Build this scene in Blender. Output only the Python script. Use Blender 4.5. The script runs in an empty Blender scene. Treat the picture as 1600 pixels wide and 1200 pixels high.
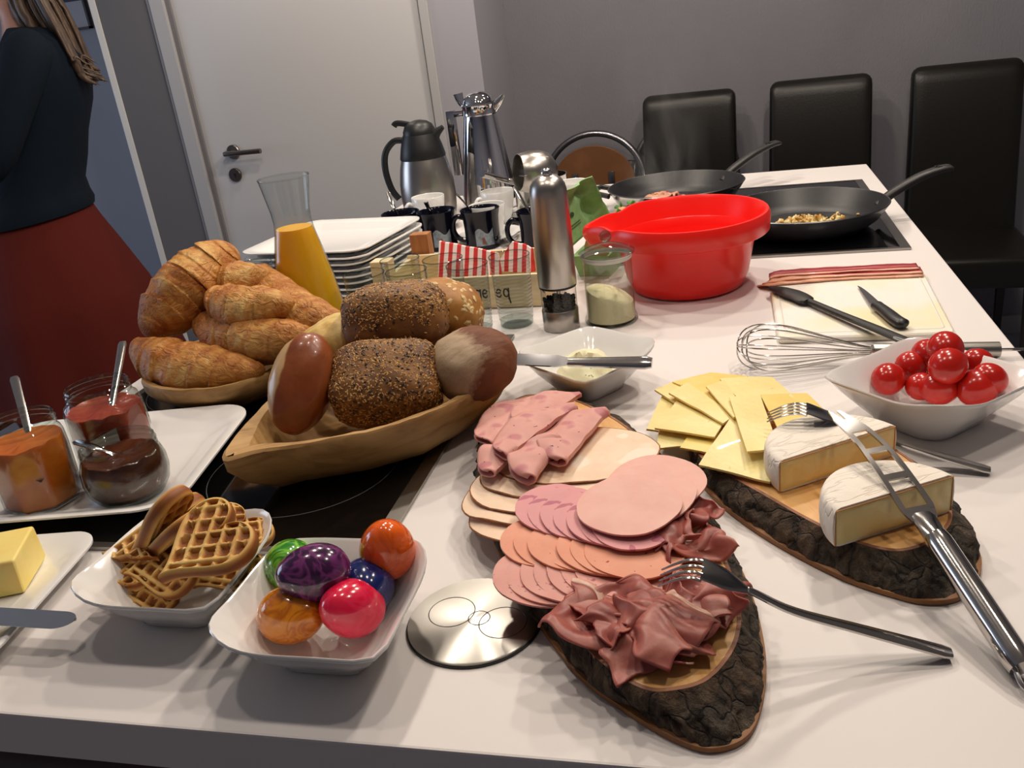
import bpy, bmesh, math, random
import numpy as np
from mathutils import Vector, Matrix, Euler, noise

sc = bpy.context.scene
C = sc.collection
random.seed(7)
rng = np.random.RandomState(7)
PI = math.pi
R_ = math.radians

# ------------------------------------------------------------------ camera
T = 0.92            # worktop height
H = 1.35            # lens height
FPX = 1372.5        # focal length in pixels of a 1600 px wide frame
RC = np.array([[0.9691378276, -0.0221425847, -0.2455230681],
               [0.2165187165, -0.3997175925, 0.8906994396],
               [-0.1178622775, -0.9163708595, -0.3825871552]])
cam_d = bpy.data.cameras.new('camera')
cam = bpy.data.objects.new('camera', cam_d)
C.objects.link(cam)
cam_d.sensor_fit = 'HORIZONTAL'
cam_d.sensor_width = 36.0
cam_d.lens = FPX / 1600 * 36.0
cam_d.clip_start = 0.02
mw = Matrix.Identity(4)
for i in range(3):
    mw[i][0] = RC[i][0]
    mw[i][1] = -RC[i][1]
    mw[i][2] = -RC[i][2]
mw.translation = (0, 0, H)
cam.matrix_world = mw
sc.camera = cam

# ------------------------------------------------------------------ world, light, exposure
w = bpy.data.worlds.new('world')
sc.world = w
w.use_nodes = True
w.node_tree.nodes['Background'].inputs[0].default_value = (0.55, 0.58, 0.66, 1)
w.node_tree.nodes['Background'].inputs[1].default_value = 0.10
sc.view_settings.view_transform = 'Standard'
sc.view_settings.look = 'None'
sc.view_settings.exposure = 0.0
sc.view_settings.gamma = 1.0
sc.view_settings.use_curve_mapping = False
sc.cycles.transparent_max_bounces = 24
sc.cycles.max_bounces = 8
sc.cycles.caustics_reflective = False
sc.cycles.caustics_refractive = False

WARM = (1.0, 0.87, 0.735)


def spot(name, loc, power, col=WARM, size=150, blend=0.6, rad=0.035, aim=None):
    d = bpy.data.lights.new(name, 'SPOT')
    d.energy = power
    d.color = col
    d.spot_size = R_(size)
    d.spot_blend = blend
    d.shadow_soft_size = rad
    o = bpy.data.objects.new(name, d)
    C.objects.link(o)
    o.location = loc
    if aim is not None:
        v = Vector(aim) - Vector(loc)
        o.rotation_euler = v.to_track_quat('-Z', 'Y').to_euler()
    return o


def area(name, loc, aim, sx, sy, power, col):
    d = bpy.data.lights.new(name, 'AREA')
    d.shape = 'RECTANGLE'
    d.size = sx
    d.size_y = sy
    d.energy = power
    d.color = col
    o = bpy.data.objects.new(name, d)
    C.objects.link(o)
    o.location = loc
    v = Vector(aim) - Vector(loc)
    o.rotation_euler = v.to_track_quat('-Z', 'Y').to_euler()
    return o


# ceiling spots over the island
LAMPS = [(-0.75, 0.75), (-0.16, 0.80), (0.45, 0.75), (-0.70, 1.45), (0.38, 1.40), (-0.66, 2.05), (0.34, 2.05), (-0.16, 2.55)]
LPOW = [8, 12, 12, 20, 24, 29, 30, 23]
for k, ((x, y), p_) in enumerate(zip(LAMPS, LPOW)):
    spot('ceiling_spot_light', (x, y, 2.30), p_, size=178, blend=0.25, rad=0.045)
spot('ceiling_spot_light', (-1.50, 2.82, 2.36), 13, size=110, rad=0.02)
spot('ceiling_spot_light', (0.55, 3.05, 2.36), 5, size=120)
# daylight from the windows of the seating area at the far left, behind the cook's side of the room
area('window_daylight', (-4.70, 1.2, 1.5), (-1.0, 1.6, 0.9), 1.8, 1.5, 34, (0.66, 0.78, 1.0))

# ------------------------------------------------------------------ helpers


def ray(px, py):
    return RC @ np.array([px - 800.0, py - 600.0, FPX])


def P(px, py, z=0.0):
    """point on the horizontal plane z above the worktop"""
    d = ray(px, py)
    t = (T + z - H) / d[2]
    return Vector((d[0] * t, d[1] * t, T + z))


def PY(px, py, y):
    d = ray(px, py)
    t = y / d[1]
    return Vector((d[0] * t, y, H + d[2] * t))


def lin(c):
    out = []
    for v in c:
        v = v / 255.0
        out.append(v / 12.92 if v <= 0.04045 else ((v + 0.055) / 1.055) ** 2.4)
    return out


def rgba(c):
    if isinstance(c, str):
        c = [int(c[i:i + 2], 16) for i in (0, 2, 4)]
    return (*lin(c), 1.0)


MW = {}


def thing(name, label, cat, loc=(0, 0, 0), rot=(0, 0, 0), group=None):
    o = bpy.data.objects.new(name, None)
    o.empty_display_size = 0.03
    C.objects.link(o)
    o.location = loc
    if isinstance(rot, (int, float)):
        rot = (0, 0, rot)
    o.rotation_euler = rot
    o['label'] = label
    o['category'] = cat
    if group:
        o['group'] = group
    MW[o.name] = Matrix.Translation(Vector(loc)) @ Euler(rot).to_matrix().to_4x4()
    return o


def tag(o, label, cat, group=None):
    o['label'] = label
    o['category'] = cat
    if group:
        o['group'] = group
    return o


def struct(o, label=None):
    o['kind'] = 'structure'
    if label:
        o['label'] = label
    return o


def mesh(name, VF, mat, parent=None, world=False, smooth=True, angle=42, loc=None, rot=None, mats=None, fm=None):
    V, F = VF
    me = bpy.data.meshes.new(name)
    V = [tuple(v) for v in V]
    if world and parent is not None:
        inv = MW[parent.name].inverted()
        V = [tuple(inv @ Vector(v)) for v in V]
    me.from_pydata(V, [], [tuple(int(i) for i in f) for f in F])
    if mats:
        for m in mats:
            me.materials.append(m)
        me.polygons.foreach_set('material_index', np.array(fm, dtype=np.int32))
    else:
        me.materials.append(mat)
    me.validate()
    me.update()
    if smooth:
        me.polygons.foreach_set('use_smooth', np.ones(len(me.polygons), dtype=bool))
        me.set_sharp_from_angle(angle=R_(angle))
    o = bpy.data.objects.new(name, me)
    C.objects.link(o)
    if parent is not None:
        o.parent = parent
    if loc is not None:
        o.location = loc
    if rot is not None:
        o.rotation_euler = (0, 0, rot) if isinstance(rot, (int, float)) else rot
    if parent is None:
        MW[o.name] = Matrix.Translation(o.location) @ o.rotation_euler.to_matrix().to_4x4()
    return o


def dup(root, loc, rot=None, label=None, scale=None):
    r = root.copy()
    C.objects.link(r)
    r.location = loc
    if rot is not None:
        r.rotation_euler = (0, 0, rot) if isinstance(rot, (int, float)) else rot
    if scale is not None:
        r.scale = (scale,) * 3 if isinstance(scale, (int, float)) else scale
    if label:
        r['label'] = label
    for ch in list(root.children):
        c = ch.copy()
        C.objects.link(c)
        c.parent = r
        for g in list(ch.children):
            d = g.copy()
            C.objects.link(d)
            d.parent = c
    return r


def join(*parts):
    V, F = [], []
    for v, f in parts:
        n = len(V)
        V += [tuple(a) for a in v]
        F += [tuple(i + n for i in q) for q in f]
    return V, F


def xf(VF, m=None, t=None, r=None, s=None):
    V, F = VF
    M_ = Matrix.Identity(4)
    if s is not None:
        M_ = Matrix.Diagonal((s, s, s, 1) if isinstance(s, (int, float)) else (*s, 1)) @ M_
    if r is not None:
        M_ = Euler(r).to_matrix().to_4x4() @ M_
    if t is not None:
        M_ = Matrix.Translation(t) @ M_
    if m is not None:
        M_ = m @ M_
    return [tuple(M_ @ Vector(v)) for v in V], F


def lathe(prof, n=32, a0=0.0):
    """profile of (r, z); r == 0 makes a pole"""
    V, F, rows = [], [], []
    for r, z in prof:
        if r < 1e-6:
            rows.append([len(V)])
            V.append((0, 0, z))
        else:
            rows.append(list(range(len(V), len(V) + n)))
            for i in range(n):
                a = a0 + 2 * PI * i / n
                V.append((r * math.cos(a), r * math.sin(a), z))
    for A_, B_ in zip(rows[:-1], rows[1:]):
        for i in range(n):
            j = (i + 1) % n
            if len(A_) == 1 and len(B_) == 1:
                continue
            if len(A_) == 1:
                F.append((A_[0], B_[j], B_[i]))
            elif len(B_) == 1:
                F.append((A_[i], A_[j], B_[0]))
            else:
                F.append((A_[i], A_[j], B_[j], B_[i]))
    return V, F


def rings(loops, cap0=True, cap1=True):
    """skin a list of closed loops with equal counts"""
    V, F = [], []
    n = len(loops[0])
    for L in loops:
        V += [tuple(v) for v in L]
    for k in range(len(loops) - 1):
        a, b = k * n, (k + 1) * n
        for i in range(n):
            j = (i + 1) % n
            F.append((a + i, a + j, b + j, b + i))
    if cap0:
        F.append(tuple(reversed(range(n))))
    if cap1:
        m_ = (len(loops) - 1) * n
        F.append(tuple(m_ + i for i in range(n)))
    return V, F


def grid(nu, nv, fn, cu=False, cv=False):
    V, F = [], []
    for i in range(nu):
        for j in range(nv):
            u = i / (nu if cu else nu - 1)
            v = j / (nv if cv else nv - 1)
            V.append(tuple(fn(u, v)))
    for i in range(nu if cu else nu - 1):
        for j in range(nv if cv else nv - 1):
            i2, j2 = (i + 1) % nu, (j + 1) % nv
            F.append((i * nv + j, i2 * nv + j, i2 * nv + j2, i * nv + j2))
    return V, F


def spline(pts, n=24, closed=False):
    """Catmull-Rom through points"""
    pts = [Vector(p) for p in pts]
    out = []
    m_ = len(pts)
    segs = m_ if closed else m_ - 1
    per = max(1, n // segs)
    for s in range(segs):
        if closed:
            p0, p1, p2, p3 = pts[(s - 1) % m_], pts[s], pts[(s + 1) % m_], pts[(s + 2) % m_]
        else:
            p0, p1, p2, p3 = pts[max(s - 1, 0)], pts[s], pts[s + 1], pts[min(s + 2, m_ - 1)]
        for k in range(per):
            t = k / per
            out.append(0.5 * ((2 * p1) + (p2 - p0) * t + (2 * p0 - 5 * p1 + 4 * p2 - p3) * t * t + (3 * p1 - p0 - 3 * p2 + p3) * t ** 3))
    if not closed:
        out.append(pts[-1])
    return out


def interp(tab, t):
    xs = [a for a, b in tab]
    return float(np.interp(t, xs, [b for a, b in tab]))


def tube(path, r, n=8, ry=None, up=(0, 0, 1), cap=True, sq=1.0):
    """sweep an ellipse (or squarish section when sq < 1) along a path; r, ry may be functions of 0..1"""
    path = [Vector(p) for p in path]
    up = Vector(up)
    loops = []
    m_ = len(path)
    for k, p in enumerate(path):
        t = (path[min(k + 1, m_ - 1)] - path[max(k - 1, 0)])
        if t.length < 1e-9:
            t = Vector((0, 0, 1))
        t.normalize()
        u_ = up if abs(t.dot(up)) < 0.95 else Vector((0.3, 1, 0.2)).normalized()
        s = t.cross(u_).normalized()
        v = s.cross(t).normalized()
        q = k / (m_ - 1)
        a = r(q) if callable(r) else r
        b = a if ry is None else (ry(q) if callable(ry) else ry)
        L = []
        for i in range(n):
            th = 2 * PI * (i + 0.5) / n
            c_, s_ = math.cos(th), math.sin(th)
            if sq != 1.0:
                c_ = math.copysign(abs(c_) ** sq, c_)
                s_ = math.copysign(abs(s_) ** sq, s_)
            L.append(p + s * (a * c_) + v * (b * s_))
        loops.append(L)
    return rings(loops, cap, cap)


def box(x0, x1, y0, y1, z0, z1, bev=0.0, seg=2):
    bm = bmesh.new()
    bmesh.ops.create_cube(bm, size=1.0)
    for v in bm.verts:
        v.co = ((x0 + x1) / 2 + v.co.x * (x1 - x0), (y0 + y1) / 2 + v.co.y * (y1 - y0), (z0 + z1) / 2 + v.co.z * (z1 - z0))
    if bev > 0:
        bmesh.ops.bevel(bm, geom=list(bm.edges), offset=bev, segments=seg, profile=0.6, affect='EDGES')
    bm.verts.index_update()
    V = [tuple(v.co) for v in bm.verts]
    F = [tuple(v.index for v in f.verts) for f in bm.faces]
    bm.free()
    return V, F


def prism(outline, z0, z1, bev=0.0):
    """vertical extrusion of an outline of (x, y), with a small chamfer"""
    n = len(outline)
    c = sum((Vector((p[0], p[1])) for p in outline), Vector((0, 0))) / n

    def off(d):
        res = []
        for i in range(n):
            a = Vector(outline[(i - 1) % n][:2])
            b = Vector(outline[i][:2])
            e = Vector(outline[(i + 1) % n][:2])
            t = (e - a).normalized()
            nn = Vector((t.y, -t.x))
            if nn.dot(b - c) < 0:
                nn = -nn
            res.append(b - nn * d)
        return res
    if bev > 0:
        lo = off(bev)
        L = [[(p.x, p.y, z0) for p in lo], [(p[0], p[1], z0 + bev) for p in outline], [(p[0], p[1], z1 - bev) for p in outline], [(p.x, p.y, z1) for p in lo]]
    else:
        L = [[(p[0], p[1], z0) for p in outline], [(p[0], p[1], z1) for p in outline]]
    return rings(L)


def fbm(p, sc_=1.0, o=3):
    return noise.fractal(Vector(p) * sc_, 1.0, 2.0, o)


def ellipsoid(rx, ry, rz, nu=28, nv=16, disp=None):
    prof = [(math.sin(PI * k / nv), -math.cos(PI * k / nv)) for k in range(nv + 1)]
    prof[0] = (0, -1)
    prof[-1] = (0, 1)
    V, F = lathe(prof, nu)
    out = []
    for v in V:
        q = Vector((v[0] * rx, v[1] * ry, v[2] * rz))
        if disp:
            q = q * (1 + disp(Vector(v)))
        out.append(tuple(q))
    return out, F


# ------------------------------------------------------------------ materials
class NT:
    def __init__(s, name):
        s.m = bpy.data.materials.new(name)
        s.m.use_nodes = True
        s.t = s.m.node_tree
        s.b = s.t.nodes['Principled BSDF']
        s.out = s.t.nodes['Material Output']

    def n(s, typ, **kw):
        nd = s.t.nodes.new('ShaderNode' + typ)
        for k, v in kw.items():
            if k.startswith('i_'):
                nd.inputs[k[2:].replace('_', ' ')].default_value = v
            else:
                setattr(nd, k, v)
        return nd

    def l(s, a, b):
        s.t.links.new(a, b)

    def coord(s, stretch=(1, 1, 1), kind='Object'):
        tc = s.n('TexCoord')
        mp = s.n('Mapping')
        mp.inputs['Scale'].default_value = stretch
        s.l(tc.outputs[kind], mp.inputs['Vector'])
        return mp.outputs[0]

    def noise(s, scale, detail=4, rough=0.55, co=None, dist=0.0):
        nd = s.n('TexNoise')
        nd.inputs['Scale'].default_value = scale
        nd.inputs['Detail'].default_value = detail
        nd.inputs['Roughness'].default_value = rough
        nd.inputs['Distortion'].default_value = dist
        if co is not None:
            s.l(co, nd.inputs['Vector'])
        return nd.outputs['Fac']

    def ramp(s, fac, stops):
        r = s.n('ValToRGB')
        e = r.color_ramp.elements
        while len(e) > 1:
            e.remove(e[-1])
        for i, (pos, col) in enumerate(stops):
            el = e[0] if i == 0 else e.new(pos)
            el.position = pos
            el.color = rgba(col) if not isinstance(col, (int, float)) else (col, col, col, 1)
        s.l(fac, r.inputs['Fac'])
        return r.outputs['Color']

    def mix(s, fac, a, b):
        mx = s.n('Mix', data_type='RGBA')
        if isinstance(fac, (int, float)):
            mx.inputs[0].default_value = fac
        else:
            s.l(fac, mx.inputs[0])
        for sock, v in ((mx.inputs[6], a), (mx.inputs[7], b)):
            if isinstance(v, (str, tuple, list)):
                sock.default_value = rgba(v)
            else:
                s.l(v, sock)
        return mx.outputs[2]

    def math(s, op, a, b=0.0):
        nd = s.n('Math', operation=op)
        for i, v in enumerate((a, b)):
            if isinstance(v, (int, float)):
                nd.inputs[i].default_value = v
            else:
                s.l(v, nd.inputs[i])
        return nd.outputs[0]

    def xyz(s, co):
        nd = s.n('SeparateXYZ')
        s.l(co, nd.inputs[0])
        return nd.outputs

    def col(s, v):
        if isinstance(v, (str, tuple, list)):
            s.b.inputs['Base Color'].default_value = rgba(v)
        else:
            s.l(v, s.b.inputs['Base Color'])

    def bump(s, h, strength=0.3, dist=0.002):
        nd = s.n('Bump')
        nd.inputs['Strength'].default_value = strength
        nd.inputs['Distance'].default_value = dist
        s.l(h, nd.inputs['Height'])
        s.l(nd.outputs[0], s.b.inputs['Normal'])

    def set(s, **kw):
        names = dict(rough='Roughness', metal='Metallic', coat='Coat Weight', coatr='Coat Roughness', ior='IOR', trans='Transmission Weight', sss='Subsurface Weight',
                     sssr='Subsurface Radius', ssss='Subsurface Scale', aniso='Anisotropic', spec='Specular IOR Level', sheen='Sheen Weight', alpha='Alpha')
        for k, v in kw.items():
            s.b.inputs[names[k]].default_value = v
        return s


def M(name, col, rough=0.5, col2=None, nscale=8, lo=0.4, hi=0.6, detail=4, stretch=(1, 1, 1), bump=0.0, bscale=60, bdist=0.002, bstretch=None, **kw):
    t = NT(name)
    t.set(rough=rough, **kw)
    if col2 is not None:
        f = t.noise(nscale, detail, co=t.coord(stretch))
        t.col(t.ramp(f, [(lo, col), (hi, col2)]))
    else:
        t.col(col)
    if bump > 0:
        t.bump(t.noise(bscale, 4, co=t.coord(bstretch or stretch)), bump, bdist)
    return t.m


def thin_glass(name, tint='f4f8f6', ior=1.5, rough=0.02, ripple=0.0, rscale=0.0, edge=0.0):
    """thin clear glass: what is not reflected passes straight through, light included"""
    t = NT(name)
    tr = t.n('BsdfTransparent')
    tr.inputs[0].default_value = rgba(tint)
    gl = t.n('BsdfGlossy')
    gl.inputs['Roughness'].default_value = rough
    # Schlick reflectance from the facing angle, the same from both sides of the wall
    fr = t.n('LayerWeight')
    fr.inputs['Blend'].default_value = 0.5
    f0 = ((ior - 1) / (ior + 1)) ** 2
    fac = t.math('ADD', t.math('MULTIPLY', t.math('POWER', fr.outputs['Facing'], 5.0), 0.85), f0)
    # longer way through the wall towards the outline absorbs a little more
    tn = t.mix(t.math('MULTIPLY', t.math('POWER', fr.outputs['Facing'], 4.0), 0.75), tint, '7f8886')
    t.l(tn, tr.inputs[0])
    mx = t.n('MixShader')
    t.l(fac, mx.inputs[0])
    t.l(tr.outputs[0], mx.inputs[1])
    t.l(gl.outputs[0], mx.inputs[2])
    t.l(mx.outputs[0], t.out.inputs[0])
    if ripple:
        co = t.coord()
        z = t.xyz(co)[2]
        wv = t.math('SINE', t.math('MULTIPLY', z, rscale))
        bp = t.n('Bump')
        bp.inputs['Strength'].default_value = ripple
        bp.inputs['Distance'].default_value = 0.001
        t.l(wv, bp.inputs['Height'])
        t.l(bp.outputs[0], gl.inputs['Normal'])
        t.l(bp.outputs[0], fr.inputs['Normal'])
        t.l(t.mix(t.math('MULTIPLY', t.math('ADD', wv, 1.0), 0.3), tn, 'd8dddb'), tr.inputs[0])
    t.t.nodes.remove(t.b)
    return t.m


PORC = M('porcelain_glaze', 'e9e8e6', 0.12, coat=0.3)
STEEL = M('polished_steel', 'c6c3bf', 0.13, metal=1.0)
CHROME = M('chrome', 'd9d9dc', 0.05, metal=1.0)
BRUSH = M('brushed_steel', 'b3aea8', 0.30, metal=1.0, bump=0.12, bscale=60, bstretch=(30, 30, 0.6), bdist=0.0004)
BLACKP = M('black_plastic', '17181a', 0.42)
GLASS = thin_glass('clear_glass')
# ------------------------------------------------------------------ the room
YD, YB = 3.12, 3.55           # door wall and back wall
wall_t = NT('textured_wallpaper')
wall_t.set(rough=0.85)
co = wall_t.coord()
wall_t.col(wall_t.ramp(wall_t.noise(3.0, 3, co=co), [(0.3, '6c6b72'), (0.7, '737279')]))
wall_t.bump(wall_t.noise(160, 3, co=wall_t.coord((1, 1, 0.5))), 0.5, 0.003)
WALLM = wall_t.m
PAINT = M('light_paint', '9b9aa2', 0.8, bump=0.1, bscale=80)
SHADEP = M('shade_toned_wall_paint', '636164', 0.8, bump=0.1, bscale=80)  # lamp falloff painted as a darker tone of the same wall paint
BLUEW = M('seating_area_paint', 'b4b4bd', 0.85)
CEILM = M('ceiling_paint', 'd8d4cf', 0.9)
FLOORM = M('grey_floor', '7d8088', 0.35, col2='8b8e96', nscale=4)
DOORM = M('door_lacquer', 'bfbebf', 0.45)
FRAMEM = M('door_frame_lacquer', 'aaa9aa', 0.5)
SEALM = M('door_seal_rubber', '7a787c', 0.7)

struct(mesh('floor', box(-5.2, 2.9, -1.9, 5.0, -0.06, 0), FLOORM, smooth=False), 'grey floor of the kitchen room')
struct(mesh('ceiling', box(-5.2, 2.9, -1.9, 5.0, 2.5, 2.56), CEILM, smooth=False), 'pale ceiling')
xc = PY(742, 20, YD).x
xdr, xdl = PY(652, 20, YD).x, PY(267, 20, YD).x
xfr, xfl = PY(671, 20, YD).x, PY(239, 20, YD).x
xe = PY(148, 40, YD).x
struct(mesh('wall_back', box(xc - 0.05, 2.9, YB, YB + 0.1, 0, 2.5), WALLM, smooth=False), 'grey textured wall behind the black chairs')
struct(mesh('wall_pier', box(xfr, xc, YD, YB, 0, 2.5), PAINT, smooth=False), 'narrow wall between the door and the set-back wall')
struct(mesh('wall_left_of_door', join(box(xe + 0.025, xfl, YD, YB, 0, 2.5), box(xfl, xfr, YD, YB, 2.09, 2.5)), SHADEP, smooth=False), 'wall left of and above the door, toned down as shade')
struct(mesh('trim_1', box(xe, xe + 0.03, YD - 0.003, YB, 0, 2.5, 0.004), M('daylit_edge_paint', 'd2cfc9', 0.6), smooth=False), 'vertical edge trim on the wall corner, paled to show daylight')  # daylight on the corner edge is put into this pale colour
struct(mesh('wall_far_left', box(-5.2, xe + 0.1, 4.6, 4.7, 0, 2.5), BLUEW, smooth=False), 'bluish far wall of the seating area')
struct(mesh('wall_left', box(-5.2, -5.1, -1.9, 5.0, 0, 2.5), BLUEW, smooth=False), 'wall on the window side')
struct(mesh('wall_right', box(2.8, 2.9, -1.9, YB, 0, 2.5), PAINT, smooth=False), 'wall on the right')
struct(mesh('wall_front', box(-5.2, 2.9, -1.9, -1.8, 0, 2.5), PAINT, smooth=False), 'wall behind the viewer')
struct(mesh('baseboard_back', box(xc, 2.8, YB - 0.015, YB, 0, 0.07), M('baseboard_paint', '8f8b8d', 0.6), smooth=False), 'low skirting board under the grey wall')

# door with frame, handle and keyhole
d_ = struct(mesh('door_1', box(xdl, xdr, YD + 0.012, YD + 0.052, 0.01, 2.04, 0.003), DOORM, smooth=False), 'plain pale door with steel lever handle')
ft = struct(mesh('door_frame', join(box(xfl, xdl - 0.016, YD - 0.012, YB, 0, 2.09, 0.003), box(xdr + 0.01, xfr, YD - 0.012, YB, 0, 2.09, 0.003), box(xfl, xfr, YD - 0.012, YB, 2.045, 2.09, 0.003)), FRAMEM, smooth=False), 'pale door frame')
mesh('seal', join(box(xdl - 0.018, xdl + 0.002, YD + 0.002, YD + 0.04, 0, 2.05), box(xfl - 0.012, xfl, YD - 0.008, YD + 0.03, 0, 2.1)), SEALM, ft, smooth=False)
hp = PY(363, 238, YD)
he = PY(412, 233, YD)
hs = NT('handle_steel')
hs.set(rough=0.3, metal=1.0)
hs.col('8d8680')
HSTEEL = hs.m
t = mesh('rosette', xf(lathe([(0, 0.0), (0.027, 0), (0.027, 0.008), (0.025, 0.010), (0.0, 0.010)], 28), r=(PI / 2, 0, 0), t=(hp.x, YD + 0.012, hp.z)), HSTEEL, d_)
mesh('lever', tube([(hp.x - 0.012, YD + 0.01, hp.z), (hp.x - 0.012, YD - 0.035, hp.z), (hp.x - 0.008, YD - 0.043, hp.z), (hp.x + 0.02, YD - 0.045, hp.z), (he.x + 0.01, YD - 0.045, hp.z)], 0.0095, 14), HSTEEL, d_)
kz = PY(366, 274, YD)
t = mesh('keyhole_rosette', xf(lathe([(0, 0.0), (0.026, 0), (0.026, 0.007), (0.024, 0.009), (0.0, 0.009)], 28), r=(PI / 2, 0, 0), t=(kz.x, YD + 0.012, kz.z)), M('dark_handle_steel', '6d625c', 0.35, metal=1.0), d_)
mesh('keyhole', join(xf(lathe([(0, 0), (0.0045, 0), (0.0045, 0.001), (0, 0.001)], 14), r=(PI / 2, 0, 0), t=(kz.x + 0.001, YD + 0.003, kz.z + 0.004)),
                     box(kz.x - 0.0015, kz.x + 0.0035, YD + 0.002, YD + 0.003, kz.z - 0.010, kz.z + 0.003)), BLACKP, t)

# framed picture on the far wall
pa, pb = PY(100, 46, 4.59), PY(146, 44, 4.59)
t = thing('framed_picture', 'framed picture with dark photo above white band on the bluish far wall', 'picture', (pb.x - 0.2, 4.59, pb.z))
mesh('frame', join(*[box(a, b, -0.02, 0.0, c_, d2) for a, b, c_, d2 in ((-0.2, 0.2, -0.0, 0.012), (-0.2, 0.2, 0.528, 0.54), (-0.2, -0.188, 0.0, 0.54), (0.188, 0.2, 0.0, 0.54))]), M('picture_frame_wood', '4a4038', 0.5), t, smooth=False)
mesh('mat_board', box(-0.188, 0.188, -0.008, -0.003, 0.012, 0.528), M('white_mat_board', 'c9c5ca', 0.8), t, smooth=False)
ph = NT('dark_photo_print')
ph.set(rough=0.5)
ph.col(ph.ramp(ph.noise(9, 3, co=ph.coord((1, 1, 1))), [(0.35, '1d1a2e'), (0.55, '3b3852'), (0.72, '8f8ea6')]))
mesh('photo', box(-0.18, 0.18, -0.010, -0.008, 0.145, 0.51), ph.m, t, smooth=False)

# ------------------------------------------------------------------ kitchen island
X0, X1, Y0, Y1 = -0.863, 0.324, 0.402, 2.312
TOPM = M('white_worktop_laminate', 'ddd8d6', 0.5, bump=0.02, bscale=200)
tag(mesh('worktop', box(X0, X1, Y0, Y1, T - 0.040, T, 0.002), TOPM, smooth=False), 'long white laminate worktop of the kitchen island', 'worktop')
CABM = M('aubergine_cabinet', '3a1f26', 0.35)
t = thing('island_cabinet', 'dark aubergine base cabinet under the white worktop', 'cabinet', (-0.27, 1.35, 0))
mesh('body', box(X0 + 0.05, X1 - 0.2, Y0 + 0.07, Y1 - 0.25, 0.1, T - 0.041), CABM, t, True, smooth=False)
mesh('plinth', box(X0 + 0.1, X1 - 0.25, Y0 + 0.12, Y1 - 0.3, 0.0, 0.1), BLACKP, t, True, smooth=False)
for k in range(2):
    xa = X0 + 0.055 + k * 0.465
    dd = mesh('door', box(xa, xa + 0.455, Y0 + 0.05, Y0 + 0.069, 0.11, T - 0.05, 0.002), CABM, t, True, smooth=False)
    hb = mesh('handle', tube([(xa + 0.12, Y0 + 0.03, T - 0.12), (xa + 0.33, Y0 + 0.03, T - 0.12)], 0.006, 10), HSTEEL, None)
    hb.parent = dd
    hb.matrix_parent_inverse = Matrix.Translation(-Vector(t.location))

HOBG = NT('black_ceramic_glass')
HOBG.set(rough=0.06, spec=0.5)
HOBG.col('0a0a0b')
RING = M('printed_ring_grey', '6a6a6c', 0.4)


def hob(label, x0, x1, y0, y1, zones):
    t = thing('ceramic_hob', label, 'hob', ((x0 + x1) / 2, (y0 + y1) / 2, T + 0.0005), group='ceramic hobs let into the worktop')
    mesh('glass_plate', box(x0 + 0.011, x1 - 0.016, y0 + 0.009, y1 - 0.009, T + 0.0005, T + 0.0035), HOBG.m, t, True, smooth=False)
    fr = [box(x0, x1, y0, y0 + 0.009, T + 0.0005, T + 0.0042), box(x0, x1, y1 - 0.009, y1, T + 0.0005, T + 0.0042),
          box(x0, x0 + 0.011, y0 + 0.009, y1 - 0.009, T + 0.0005, T + 0.0042), box(x1 - 0.016, x1, y0 + 0.009, y1 - 0.009, T + 0.0005, T + 0.0042)]
    for f_ in fr:
        mesh('frame_bar', f_, HOBFR, t, True, smooth=False)
    for (zx, zy, zr) in zones:
        n = 72
        V, F = [], []
        for i in range(n):
            a = 2 * PI * i / n
            for r_ in (zr, zr + 0.0009):
                V.append((zx + r_ * math.cos(a), zy + r_ * math.sin(a), T + 0.0038))
        for i in range(n):
            j = (i + 1) % n
            F.append((2 * i, 2 * i + 1, 2 * j + 1, 2 * j))
        mesh('zone_ring', (V, F), RING, t, True)
    return t


HOBFR = M('hob_frame_steel', 'a19d98', 0.28, metal=1.0)
hob('black ceramic hob with steel frame under the wooden bread bowl', -0.823, -0.311, 0.612, 1.176, [(-0.46, 0.775, 0.105), (-0.70, 0.775, 0.08), (-0.46, 1.02, 0.08), (-0.70, 1.02, 0.105)])
hob('black ceramic hob at the far end under the frying pans', -0.215, 0.288, 1.524, 2.112, [(0.13, 1.70, 0.105), (0.13, 1.96, 0.085), (-0.09, 1.68, 0.08), (-0.09, 1.96, 0.105)])

# ------------------------------------------------------------------ chairs
LEATH = NT('black_leather')
LEATH.set(rough=0.38, spec=0.32)
LEATH.col('14120f')
LEATH.bump(LEATH.noise(180, 3, co=LEATH.coord()), 0.25, 0.0012)
LEATH = LEATH.m
LEGW = M('black_stained_wood', '17120f', 0.45)


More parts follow.
